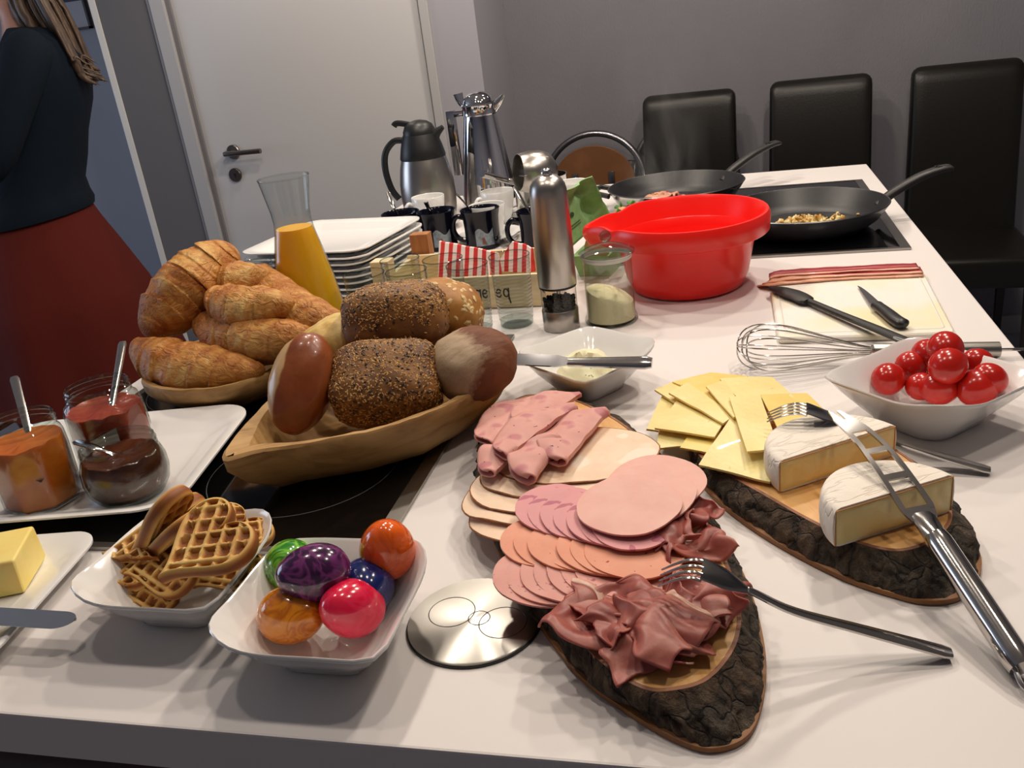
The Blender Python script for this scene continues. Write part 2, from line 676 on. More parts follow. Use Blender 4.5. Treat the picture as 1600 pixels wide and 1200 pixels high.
def leather_chair(label, xl, xr, zt, yt, rz):
    wd = xr - xl
    t = thing('leather_chair', label, 'chair', ((xl + xr) / 2, yt - 0.25, 0), rz, 'black leather chairs along the back wall')
    hw = wd / 2
    # back: slab with rounded edges, padded and reclined, local y: +0.25 at the top rear
    zb = 0.44

    def bk(u, v):
        a = 2 * PI * u
        # section (superellipse) in x (width) and y (thickness)
        ex = 0.16
        cx = math.copysign(abs(math.cos(a)) ** ex, math.cos(a))
        sy = math.copysign(abs(math.sin(a)) ** 0.5, math.sin(a))
        vv = v if v < 0.8 else 0.8 + 0.2 * math.sin((v - 0.8) / 0.2 * PI / 2)
        z = zb + (zt - zb) * vv
        v = vv
        top = 1.0
        if v > 0.93:
            q = (v - 0.93) / 0.07
            top = 1 - 0.12 * q * q
        w_ = hw * (1.04 - 0.04 * v)
        rc_ = 0.030
        dz_ = z - (zt - rc_)
        if dz_ > 0:
            w_ -= rc_ - math.sqrt(max(0.0, rc_ * rc_ - dz_ * dz_))
        thick = 0.036 * (1 if v < 0.93 else math.sqrt(max(0.02, 1 - ((v - 0.93) / 0.07) ** 2)))
        pad = 0.008 * math.sin(PI * min(1, v * 1.05)) if math.sin(a) < 0 else 0
        y = 0.14 + 0.10 * v + 0.02 * math.cos(PI * v) - pad * (1 - abs(math.cos(a)) ** 4)
        return (w_ * cx, y + thick * sy, z)
    V, F = grid(56, 40, bk, cu=True)
    F.append(tuple(i * 40 + 39 for i in range(56)))
    mesh('backrest', (V, F), LEATH, t, angle=60)
    V, F = box(-hw * 1.06, hw * 1.06, -0.27, 0.17, 0.375, 0.475, 0.022, 4)
    V = [(x, y, z + (0.008 * math.cos(x / hw * 1.3) * math.cos((y + 0.05) / 0.3) if z > 0.45 else 0)) for x, y, z in V]
    mesh('seat', (V, F), LEATH, t, angle=60)
    for sx in (-1, 1):
        for sy, yy in ((-1, -0.235), (1, 0.14)):
            p0 = Vector((sx * (hw * 1.0 - 0.022), yy, 0.40))
            p1 = Vector((sx * (hw * 1.0 - 0.015), yy + (0.03 if sy > 0 else -0.0), 0.0))
            mesh('leg', tube([p0, p1], lambda q: 0.021 - 0.006 * q, 4, up=(0, 1, 0)), LEGW, t, smooth=False)
    return t


YC = 3.46
for lab, a, b, rz in (('black leather chair beside the metal hoop chair, nearest the jugs', (1000, 150), (1144, 140), R_(-3)),
                      ('black leather chair in the middle of the three at the back wall', (1197, 128), (1355, 116), R_(-3)),
                      ('rightmost black leather chair with its seat in view past the worktop', (1417, 105), (1589, 92), R_(-3))):
    A_, B_ = PY(*a, YC), PY(*b, YC)
    leather_chair(lab, A_.x, B_.x, (A_.z + B_.z) / 2 + 0.004, YC, rz)

TUBEM = M('grey_tube_steel', '86858a', 0.28, metal=1.0)
PLYM = M('brown_plywood', '7a5233', 0.4, col2='6a4428', nscale=6, stretch=(1, 8, 1))


def hoop_chair(label, x, y, zt, rz, folded=False):
    t = thing('hoop_chair', label, 'chair', (x, y, 0), rz, 'tubular bistro chairs at the back wall')
    rad = 0.195
    zc = zt - rad
    path = [(-rad * 0.98, 0.0, 0.0), (-rad * 1.0, 0.0, 0.45), (-rad, 0.03, zc)]
    path += [(-rad * math.cos(a), 0.04 + 0.03 * math.sin(a), zc + rad * math.sin(a)) for a in np.linspace(0.15, PI - 0.15, 26)]
    path += [(rad, 0.03, zc), (rad, 0.0, 0.45), (rad * 0.98, 0.0, 0.0)]
    mesh('hoop_tube', tube(path, 0.0125, 12, up=(0, 1, 0)), TUBEM, t)
    ol = []
    for a in np.linspace(0, 2 * PI, 40, endpoint=False):
        ol.append((0.158 * math.cos(a) * (1 if math.sin(a) > 0 else 1.0), (0.14 if math.sin(a) > 0 else 0.06) * math.sin(a)))
    V, F = prism(ol, -0.006, 0.006, 0.002)
    mesh('back_panel', xf((V, F), r=(PI / 2, 0, 0), t=(0, 0.035, zc + 0.015)), PLYM, t)
    mesh('crossbar', tube([(-rad * 0.9, 0.055, zc + 0.085), (0, 0.06, zc + 0.088), (rad * 0.9, 0.055, zc + 0.085)], 0.004, 8), TUBEM, t)
    for sx in (-0.07, 0.07):
        mesh('clip', box(sx - 0.011, sx + 0.011, 0.018, 0.03, zc - 0.06, zc + 0.055, 0.002), TUBEM, t)
    ol = [(0.20 * math.cos(a), -0.18 + 0.19 * math.sin(a)) for a in np.linspace(0, 2 * PI, 36, endpoint=False)]
    if folded:      # seat and front legs folded flat against the hoop
        mesh('seat', xf(prism(ol, -0.009, 0.009, 0.004), r=(PI / 2, 0, 0), t=(0, -0.022, 0.50)), PLYM, t)
        for sx in (-1, 1):
            mesh('front_leg', tube([(sx * 0.16, -0.022, 0.50), (sx * 0.16, -0.022, 0.0)], 0.010, 10), TUBEM, t)
        return t
    mesh('seat', prism(ol, 0.445, 0.463, 0.004), PLYM, t)
    for sx in (-1, 1):
        mesh('front_leg', tube([(sx * 0.16, -0.30, 0.445), (sx * 0.185, -0.35, 0.0)], 0.0125, 10), TUBEM, t)
        mesh('side_rail', tube([(sx * rad, 0.0, 0.43), (sx * 0.17, -0.30, 0.43)], 0.009, 8), TUBEM, t)
    return t


q = PY(925, 213, 3.38)
hoop_chair('grey tubular hoop chair with brown plywood back behind the steel pots', q.x - 0.008, 3.36, q.z + 0.004, 0)
q = PY(1068, 172, 3.50)
hoop_chair('folded tubular hoop chair leaning behind two black chairs, rim showing', q.x - 0.005, 3.478, q.z - 0.035, 0, True)

# dark turned-leg stool beyond the island's left side
STW = M('black_lacquered_wood', '101216', 0.3)
t = thing('stool', 'black stool with turned legs at the left edge beyond the jam jars', 'stool', (-2.72, 2.35, 0))
ol = [(0.19 * math.cos(a), 0.19 * math.sin(a)) for a in np.linspace(0, 2 * PI, 32, endpoint=False)]
mesh('seat', prism(ol, 0.62, 0.66, 0.008), STW, t)
for k in range(4):
    a = PI / 4 + k * PI / 2
    V, F = lathe([(0.0, 0), (0.016, 0), (0.018, 0.03), (0.014, 0.06), (0.024, 0.10), (0.016, 0.13), (0.020, 0.25), (0.028, 0.33), (0.018, 0.37), (0.026, 0.40), (0.018, 0.44), (0.022, 0.55), (0.018, 0.64), (0, 0.64)], 16)
    V = [(x + math.cos(a) * (0.20 - 0.07 * z / 0.64), y + math.sin(a) * (0.20 - 0.07 * z / 0.64), z) for x, y, z in V]
    mesh('leg', (V, F), STW, t)
for k in range(4):
    a, b = PI / 4 + k * PI / 2, PI / 4 + (k + 1) * PI / 2
    mesh('rung', tube([(0.178 * math.cos(a), 0.178 * math.sin(a), 0.2), (0.178 * math.cos(b), 0.178 * math.sin(b), 0.2)], 0.010, 10), STW, t)
# ------------------------------------------------------------------ tools for things standing on the worktop


def PR(p):
    q_ = RC.T @ (np.array(p) - np.array([0, 0, H]))
    return 800 + FPX * q_[0] / q_[2], 600 + FPX * q_[1] / q_[2]


def base_at(px, py, r, z=0.0):
    """centre of a round foot whose nearest point is seen at the pixel"""
    p = P(px, py, z)
    d = Vector((p.x, p.y, 0)).normalized()
    return p + d * r


def axis_mat(A_, B_, up=(0, 0, 1), roll=0.0):
    A_, B_ = Vector(A_), Vector(B_)
    x = (B_ - A_).normalized()
    y = Vector(up).cross(x).normalized()
    z = x.cross(y)
    m_ = Matrix((x, y, z)).transposed().to_4x4()
    m_ = m_ @ Matrix.Rotation(roll, 4, 'X')
    m_.translation = (A_ + B_) / 2
    return m_


def set_matrix(o, m_, s=1.0):
    o.location = m_.translation
    o.rotation_euler = m_.to_euler()
    o.scale = (s,) * 3 if isinstance(s, (int, float)) else s


def rrect(w_, d, r, n=8):
    """rounded rectangle outline, counter-clockwise"""
    out = []
    for cx, cy, a0 in ((w_ / 2 - r, d / 2 - r, 0), (-w_ / 2 + r, d / 2 - r, PI / 2), (-w_ / 2 + r, -d / 2 + r, PI), (w_ / 2 - r, -d / 2 + r, 1.5 * PI)):
        for k in range(n + 1):
            a = a0 + PI / 2 * k / n
            out.append((cx + r * math.cos(a), cy + r * math.sin(a)))
    return out


def platter(w_, d, r, h, lip=0.03, th=0.005, wave=0.0):
    """shallow rectangular dish with a rising rim"""
    def lp(inset, z, wv=0.0):
        o = rrect(w_ - 2 * inset, d - 2 * inset, max(0.006, r - inset * 0.6))
        m_ = max(w_, d) / 2
        return [(x, y, z + wv * ((abs(x) / (w_ / 2)) ** 2 + (abs(y) / (d / 2)) ** 2 - 1)) for x, y in o]
    L = [lp(lip + 0.012, 0.0), lp(lip + 0.006, 0.0), lp(lip, 0.003), lp(lip * 0.45, h * 0.55, wave * 0.6), lp(0.0, h - 0.002, wave), lp(0.0, h, wave), lp(0.0025, h + 0.0008, wave),
         lp(lip * 0.55, h * 0.62 + th * 0.4, wave * 0.6), lp(lip + 0.002, th + 0.002), lp(lip + 0.010, th)]
    return rings(L)


def nsq(th):
    s = 0.5 + 0.5 * math.sin(2 * th)
    return 9.0 * (1 - s) + 3.4 * s


def square_bowl(name, label, center, side, h, rz, group, foot=0.50):
    t = thing(name, label, 'bowl', center, rz, group)
    n = 72
    a = side / 2
    prof = [(0.0001, 0.0), (foot - 0.03, 0.0), (foot, 0.0015), (foot + 0.02, 0.006), (0.66, h * 0.34), (0.83, h * 0.64), (0.965, h - 0.004), (1.0, h - 0.0015), (1.003, h), (0.99, h + 0.0012),
            (0.955, h - 0.0005), (0.80, h * 0.68), (0.64, h * 0.40), (0.53, 0.012), (0.44, 0.0085), (0.0001, 0.008)]
    loops = []
    for f_, z in prof:
        L = []
        for i in range(n):
            th = 2 * PI * i / n
            # denser sampling towards the corners
            th = th - 0.16 * math.sin(4 * th)
            q_ = nsq(th)
            r_ = a * f_ / (abs(math.cos(th)) ** q_ + abs(math.sin(th)) ** q_) ** (1 / q_)
            cor = abs(math.sin(2 * th)) ** 3
            wv = (0.004 * math.sin(2 * th) * cor + 0.003 * cor) * f_ ** 4 if z > 0.01 else 0
            L.append((r_ * math.cos(th), r_ * math.sin(th), z + wv))
        loops.append(L)
    V, F = rings(loops, True, True)
    mesh('dish', (V, F), PORC, t, angle=60)
    return t


def spoon_at(label, pts, wid=0.0055, bowl=True, group='small spoons', mat=None, bl=0.04):
    """teaspoon along world points from handle end to where the bowl begins"""
    mat = mat or STEEL
    pts = [Vector(p) for p in pts]
    t = thing('teaspoon', label, 'spoon', pts[-1], group=group)
    path = spline(pts, 16)
    mesh('handle', tube(path, lambda q: wid * (1.0 - 0.5 * q) if q > 0.06 else wid * (0.7 + 5 * q), 10, ry=0.0014, sq=0.7), mat, t, True)
    if bowl:
        d = (path[-1] - path[-2]).normalized()
        s_ = d.cross(Vector((0, 0, 1)))
        if s_.length < 0.1:
            s_ = Vector((1, 0, 0))
        s_.normalize()
        nn = s_.cross(d).normalized()

        def bf(u, v):
            a = 2 * PI * u
            wv = 0.013 * math.sin(PI * (0.06 + 0.94 * v) ** 0.8) + 0.001
            dep = -0.006 * math.sin(PI * v) * (1 - 0)
            k = math.cos(a)
            return path[-1] + d * (bl * v) + s_ * (wv * k) + nn * (dep * (1 - k * k) + 0.0007 * math.sin(a))
        V, F = grid(14, 10, bf, cu=True)
        mesh('spoon_bowl', (V, F), mat, t, True)
    return t


# ------------------------------------------------------------------ jam platter with three jars
A_, B_ = P(398, 641, 0.02), P(281, 795, 0.02)
v_ = (A_ - B_)
dep = v_.length
v_.normalize()
u_ = Vector((-v_.y, v_.x, 0))
wd = 0.31
cen = (A_ + B_) / 2 + u_ * (wd / 2)
rz_j = math.atan2(v_.x * -1, v_.y)
tag(mesh('platter', platter(wd, dep + 0.02, 0.045, 0.022, 0.038, wave=0.0015), PORC, loc=(cen.x, cen.y, T + 0.0045), rot=rz_j, angle=60),
    'large white porcelain platter carrying the three jam jars', 'platter')
ZP = 0.0105

JGLASS = thin_glass('jam_jar_glass', 'eef4f2')


def jam_mat(name, c1, c2, rough=0.25):
    t = NT(name)
    t.set(rough=rough, coat=0.5, sss=0.15, ssss=0.01)
    co = t.coord()
    t.col(t.ramp(t.noise(40, 5, co=co, dist=0.4), [(0.3, c1), (0.7, c2)]))
    t.bump(t.noise(90, 3, co=co), 0.25, 0.002)
    return t.m


def jar(name, label, c, prof, jam_h, jam, n=48, hexk=0.0, rz=0.0, top=None):
    """prof: outer (r, z) of the glass from foot centre up to the mouth"""
    t = thing('jam_jar', label, 'jar', c, rz, 'open jars of jam on the platter')

    def sh(V):
        out = []
        for x, y, z in V:
            r_ = math.hypot(x, y)
            a = math.atan2(y, x)
            k = 0.0
            if hexk:
                lo = np.interp(z, [0, 0.004, top - 0.004, top + 0.006], [0.6, 1, 1, 0])
                m_ = 6 if hexk < 1 else 8
                pol = math.cos(PI / m_) / math.cos(((a + PI) % (2 * PI / m_)) - PI / m_)
                k = lo * (pol * 1.04 - 1)
            r_ *= 1 + k
            out.append((r_ * math.cos(a), r_ * math.sin(a), z))
        return out
    V, F = lathe(prof, n)
    mesh('glass', (sh(V), F), JGLASS, t)
    th = 0.0022
    inn = [(0, 0.004)] + [(max(r_ - th, 0.001), max(z, 0.004)) for r_, z in prof[1:] if z < jam_h and r_ > 0.004]
    rl = interp([(z, r_) for r_, z in prof[1:]], jam_h) - th
    inn += [(rl, jam_h), (rl * 0.9, jam_h - 0.0015), (rl * 0.55, jam_h - 0.006), (rl * 0.25, jam_h - 0.003), (0, jam_h - 0.004)]
    V, F = lathe(inn, n)
    V = sh(V)
    V = [(x, y, z + (0.003 * fbm((x, y, 3.1), 60) if z > jam_h - 0.008 else 0)) for x, y, z in V]
    mesh('jam', (V, F), jam, t, angle=70)
    # screw thread around the neck
    zt = prof[-1][1]
    rn = prof[-1][0]
    for dz in (0.005, 0.0105):
        V, F = lathe([(rn, zt - dz - 0.0015), (rn + 0.0016, zt - dz), (rn, zt - dz + 0.0015)], n)
        mesh('thread_ring', (V, F), JGLASS, t)
    V, F = lathe([(rn - 0.0025, zt - 0.002), (rn - 0.0020, zt + 0.0008), (rn - 0.0008, zt + 0.0012), (rn + 0.0004, zt - 0.0005)], n)
    mesh('mouth_rim', (V, F), JGLASS, t)
    return t


JO = jam_mat('orange_jam', 'c05a14', 'd27a2c')
JR = jam_mat('red_jam', '8f2e1c', 'b05038')
JB = jam_mat('brown_jam', '3c1a0e', '5e3018')
b = base_at(80, 803, 0.0385, ZP)
jar_o = jar('jam_jar', 'orange jam jar with faceted sides at the left edge of the platter', b, [(0, 0), (0.030, 0), (0.036, 0.002), (0.0385, 0.008), (0.0395, 0.055), (0.0395, 0.072), (0.0380, 0.079), (0.0350, 0.083), (0.0350, 0.097)], 0.074, JO, hexk=1.0, top=0.07, rz=0.2)
b2 = base_at(198, 748, 0.042, ZP)
jar_r = jar('jam_jar', 'tall six-sided jar of red jam with white paper label, rearmost on the platter', b2, [(0, 0), (0.032, 0), (0.038, 0.002), (0.041, 0.008), (0.0415, 0.05), (0.0415, 0.075), (0.039, 0.083), (0.0335, 0.088), (0.0335, 0.101)], 0.074, JR, hexk=0.5, top=0.07, rz=-0.45)
# paper label wrapped on two faces of the six-sided jar
lab = [(-0.75, 0.018), (-0.75, 0.046), (-0.10, 0.048), (-0.10, 0.018)]


def lf(u, v):
    a = -1.25 + 1.0 * u
    pol = math.cos(PI / 6) / math.cos(((a + PI) % (PI / 3)) - PI / 6)
    r_ = 0.0416 * pol * 1.045
    return (r_ * math.cos(a), r_ * math.sin(a), 0.014 + (0.034 + 0.012 * u) * v)


mesh('paper_label', grid(18, 5, lf), M('white_paper', 'd8d3cc', 0.8), jar_r)
b3 = base_at(215, 792, 0.038, ZP)
jar_b = jar('jam_jar', 'low round jar of dark brown jam in front on the platter', b3, [(0, 0), (0.030, 0), (0.036, 0.003), (0.0415, 0.012), (0.0440, 0.024), (0.0435, 0.036), (0.0405, 0.046), (0.0375, 0.050), (0.0375, 0.062)], 0.0475, JB)
spoon_at('teaspoon standing in the orange jam jar', [P(22, 589, 0.120), P(22, 589, 0.120).lerp(b + Vector((0.006, 0.0, 0.055)), 0.5), b + Vector((0.006, 0.0, 0.055))])
spoon_at('teaspoon standing upright in the red jam jar', [P(192, 534, 0.130), P(192, 534, 0.130).lerp(b2 + Vector((0.004, 0.0, 0.06)), 0.5), b2 + Vector((0.004, 0.0, 0.06))])
spoon_at('teaspoon leaning over the rim of the brown jam jar', [P(118, 690, 0.066), P(145, 698, 0.067), P(178, 710, 0.055), b3 + Vector((0.0, 0.0, 0.036))])

# ------------------------------------------------------------------ butter plate
A_, B_ = P(163, 828, 0.016), P(-30, 1045, 0.016)
v_ = (A_ - B_)
dep = v_.length
v_.normalize()
u_ = Vector((-v_.y, v_.x, 0))
wd = 0.24
cen = (A_ + B_) / 2 + u_ * (wd / 2)
rz_b = math.atan2(-v_.x, v_.y)
tag(mesh('butter_plate', platter(wd, dep, 0.03, 0.016, 0.03, wave=0.001), PORC, loc=(cen.x, cen.y, T), rot=rz_b, angle=60), 'white porcelain plate with the butter block at lower left', 'plate')
BUT = M('butter', 'f2dc86', 0.45, col2='eed577', nscale=20, sss=0.3, ssss=0.01, bump=0.15, bscale=40)
c_ = P(40, 882, 0.02)
V, F = box(-0.105, 0.0, -0.025, 0.037, 0, 0.036, 0.003, 3)
V = [(x + 0.002 * fbm((x, y, z), 40), y + 0.002 * fbm((y, z, x), 40), z + 0.0015 * fbm((z, x, y), 40)) for x, y, z in V]
tag(mesh('butter_block', (V, F), BUT, loc=(c_.x + 0.004, c_.y, T + 0.0055), rot=rz_b + 0.25), 'pale yellow block of butter on the white plate', 'butter')


def table_knife(label, tip, neck, end, group, blade_w=0.018, up=(0, 0, 1), hmat=None, tipround=1.0):
    tip, neck, end = Vector(tip), Vector(neck), Vector(end)
    t = thing('table_knife', label, 'knife', (neck + end) / 2, group=group)
    x = (tip - neck).normalized()
    y = Vector(up).cross(x).normalized()
    z = x.cross(y)
    L_ = (tip - neck).length
    loops = []
    for k in range(40):
        s_ = math.sin(k / 39 * PI / 2)
        w_ = blade_w * (0.62 + 0.38 * min(1, s_ * 5)) * (1.0 if s_ < 0.86 else math.sqrt(max(0.0004, 1 - ((s_ - 0.86) / 0.14) ** 2)))
        p = neck + x * (L_ * s_)
        up_ = w_ * 0.42
        lo_ = -w_ * 0.58
        loops.append([p + y * up_ + z * 0.0011, p + y * lo_ + z * 0.0001, p + y * lo_ - z * 0.0001, p + y * up_ - z * 0.0011])
    mesh('blade', rings(loops), CHROME, t, True, angle=30)
    pth = [neck + (end - neck) * q for q in np.linspace(0, 1, 14)]
    mesh('handle', tube(pth, lambda q: 0.0058 + 0.003 * q if q < 0.96 else 0.0065, 12, ry=lambda q: 0.0034 + 0.0012 * q if q < 0.96 else 0.0034, up=up, sq=0.8), hmat or STEEL, t, True)
    return t


table_knife('butter knife with blue-shining blade over the butter plate edge', P(117, 969, 0.024), P(-60, 958, 0.026), P(-250, 955, 0.030), 'table knives', 0.021)

# ------------------------------------------------------------------ waffle bowl
GB = 'square white porcelain bowls'
wc = Vector((-0.459, 0.541, T))
square_bowl('square_bowl', 'square white bowl full of heart waffles', wc, 0.142, 0.047, 0.0, GB)
wt = NT('waffle_crust')
wt.set(rough=0.6)
co = wt.coord()
z = wt.math('ABSOLUTE', wt.xyz(co)[2])
hgt = wt.math('MULTIPLY', wt.math('SUBTRACT', z, 0.0015), 240.0)
nz = wt.noise(22, 4, co=co)
f_ = wt.math('ADD', hgt, wt.math('MULTIPLY', wt.math('SUBTRACT', nz, 0.5), 1.1))
wt.col(wt.ramp(f_, [(0.05, '8a4e1c'), (0.45, 'b97c35'), (0.85, 'd8ac5e'), (1.0, 'e2bb70')]))
wt.bump(wt.noise(120, 3, co=co), 0.3, 0.001)
WAF = wt.m


def heart(tt):
    x = 16 * math.sin(tt) ** 3
    y = 13 * math.cos(tt) - 5 * math.cos(2 * tt) - 2 * math.cos(3 * tt) - math.cos(4 * tt)
    return x / 16 * 0.036, (y - 1) / 16 * 0.036


def waffle_mesh(seed, cut=None, warp=0.004):
    nr, na = 34, 96
    V, F = [], []
    for side in (1, -1):
        for i in range(nr):
            rho = (i + 0.02) / (nr - 1)
            rho = min(rho, 1.0)
            for j in range(na):
                x, y = heart(2 * PI * j / na + 0.001)
                x, y = x * rho, y * rho
                s_ = 0.0112
                a_, b_ = (x + y) / 1.414, (x - y) / 1.414
                rx = abs(math.sin(PI * (a_ / s_ + 0.1)))
                ry = abs(math.sin(PI * (b_ / s_ + 0.3)))
                pk = min(1.0, max(0.0, (min(rx, ry) - 0.30) / 0.35))
                if rho > 0.90:
                    pk = 0
                z = 0.0052 - 0.0034 * pk
                if rho > 0.93:
                    z *= math.sqrt(max(0.0, 1 - ((rho - 0.93) / 0.07) ** 2)) * 0.9 + 0.1
                w_ = warp * fbm((x * 20, y * 20, seed), 1.0, 2)
                V.append((x, y, side * z + 0.0 * w_))
    for s_ in range(2):
        o = s_ * nr * na
        for i in range(nr - 1):
            for j in range(na):
                k = (j + 1) % na
                q_ = (o + i * na + j, o + (i + 1) * na + j, o + (i + 1) * na + k, o + i * na + k)
                F.append(q_ if s_ == 0 else q_[::-1])
        F.append(tuple(o + j for j in range(na)) if s_ else tuple(o + j for j in reversed(range(na))))
    for j in range(na):
        k = (j + 1) % na
        a_ = (nr - 1) * na
        b_ = nr * na + (nr - 1) * na
        F.append((a_ + j, b_ + j, b_ + k, a_ + k))
    if cut is not None:      # torn piece: keep one side of a ragged line
        V2 = []
        for x, y, z in V:
            lim = cut + 0.004 * fbm((y * 60, z * 200, seed), 1.0, 2)
            V2.append((min(x, lim), y, z))
        V = V2
    return V, F


wproto = {}


def waffle(label, c, eul, s=1.0, kind='full'):
    if kind not in wproto:
        o = mesh('heart_waffle', waffle_mesh(3.3, None if kind == 'full' else 0.006), WAF, angle=50)
        wproto[kind] = o
    else:
        o = wproto[kind].copy()
        C.objects.link(o)
    o.location = c
    o.rotation_euler = eul
    o.scale = (s, s, s)
    tag(o, label, 'waffle', 'heart waffles in the square bowl')
    return o




def waffle_ax(label, A_, B_, nrm, s=1.0, kind='full'):
    A_, B_ = P(*A_), P(*B_)
    y = (B_ - A_).normalized()
    z = Vector(nrm)
    z = (z - y * z.dot(y)).normalized()
    x = y.cross(z)
    m_ = Matrix((x, y, z)).transposed().to_4x4()
    m_.translation = (A_ + B_) / 2
    return waffle(label, m_.translation, m_.to_euler(), s, kind)


waffle_ax('golden heart waffle lying face up on top of the waffle pile', (281, 884, 0.060), (380, 806, 0.080), (-0.10, -0.40, 0.92), 1.22)
waffle_ax('heart waffle leaning edge-on at the back of the waffle pile', (222, 858, 0.045), (312, 762, 0.080), (-0.80, 0.15, 0.58), 1.22)
waffle_ax('heart waffle leaning just in front of the rearmost edge-on one', (236, 866, 0.042), (336, 792, 0.066), (-0.78, 0.0, 0.62), 1.12)
waffle_ax('torn waffle piece at the left end of the pile', (172, 868, 0.040), (262, 862, 0.050), (-0.25, -0.35, 0.9), 1.0, 'half')
waffle_ax('waffle lying low at the front left of the bowl', (150, 918, 0.020), (262, 895, 0.034), (0.0, -0.35, 0.93), 1.05, 'half')
waffle_ax('waffle tip pointing to the front left corner of the bowl', (185, 928, 0.016), (290, 893, 0.026), (0.1, -0.55, 0.83), 0.95)
waffle_ax('torn waffle lying at the front right of the bowl', (268, 922, 0.017), (338, 878, 0.032), (0.45, -0.45, 0.75), 0.95, 'half')
waffle_ax('waffle under the golden top heart at the right', (325, 902, 0.026), (398, 850, 0.042), (0.3, -0.5, 0.8), 0.95)
waffle_ax('dark browned waffle peeping out behind the golden top heart', (345, 850, 0.046), (394, 806, 0.050), (0.3, -0.3, 0.9), 0.9)
waffle_ax('waffle buried in the middle of the pile', (218, 893, 0.034), (312, 866, 0.042), (-0.1, -0.5, 0.86), 1.0)

# ------------------------------------------------------------------ egg bowl
ec = Vector((-0.306, 0.499, T))
square_bowl('square_bowl', 'square white bowl with six dyed eggs', ec, 0.146, 0.047, 0.0, GB)


def egg_mat(name, base, vein, amt=0.5, scale=32, w_=0.07):
    t = NT(name)
    t.set(rough=0.16, coat=0.5)
    co = t.coord()
    n1 = t.noise(scale, 3, co=co, dist=1.6)
    d = t.math('ABSOLUTE', t.math('SUBTRACT', n1, 0.5))
    f_ = t.ramp(d, [(0.0, 1.0), (w_, 0.0)])
    f2 = t.math('MULTIPLY', f_, amt)
    n2 = t.noise(9, 2, co=co)
    c1 = t.mix(t.ramp(n2, [(0.35, 0.0), (0.65, 0.35)]), base, vein)
    t.col(t.mix(f2, c1, vein))
    return t.m


def egg_mesh(L=0.0285, r=0.0222):
    prof = []
    n = 22
    for k in range(n + 1):
        a = PI * k / n
        z = -math.cos(a)
        rr = math.sin(a) * (1 - 0.12 * z)
        prof.append((0 if k in (0, n) else rr * r, z * L))
    return lathe(prof, 36)


EGG = egg_mesh()
eggs = [('glossy orange dyed egg propped high at the right rear of the bowl', 'f26a1a', 'c94410', (605, 857, 0.056), (0.35, 0.25, 0), 0.5),
        ('bright pink-red dyed egg at the front right of the egg bowl', 'd8143c', 'f03a62', (549, 950, 0.037), (0.9, 0.2, -0.5), 0.4),
        ('purple marbled egg on top of the other dyed eggs', '2a0e34', '7a3474', (490, 895, 0.061), (1.45, 0.1, -1.15), 0.95),
        ('amber yellow marbled egg at the front left of the egg bowl', 'dd8a14', 'a5480a', (456, 961, 0.0325), (1.35, 0.0, 1.35), 0.7),
        ('green dyed egg at the back left of the egg bowl', '167a1c', '86cf4a', (455, 884, 0.038), (0.9, 0.3, 0.5), 0.95),
        ('dark blue dyed egg behind the pink-red egg', '12205a', '20348a', (573, 916, 0.036), (1.2, 0.0, 0.5), 0.5)]
for lab_, c1, c2, (px, py, z), eul, am in eggs:
    o = mesh('dyed_egg', EGG, egg_mat('dyed_shell_' + c1, c1, c2, am), loc=P(px, py, z), rot=eul)
    tag(o, lab_, 'egg', 'dyed easter eggs in the bowl')

# ------------------------------------------------------------------ carved wooden bowls
wb = NT('carved_wood')
wb.set(rough=0.6)
co = wb.coord((2.0, 14, 14))
g1 = wb.noise(3.2, 5, co=co, dist=1.2)
wb.col(wb.ramp(g1, [(0.25, '8a6237'), (0.5, 'b08a55'), (0.75, 'c29c66')]))
wb.bump(wb.noise(14, 4, co=wb.coord((1, 1, 1))), 0.35, 0.004)
CARV = wb.m


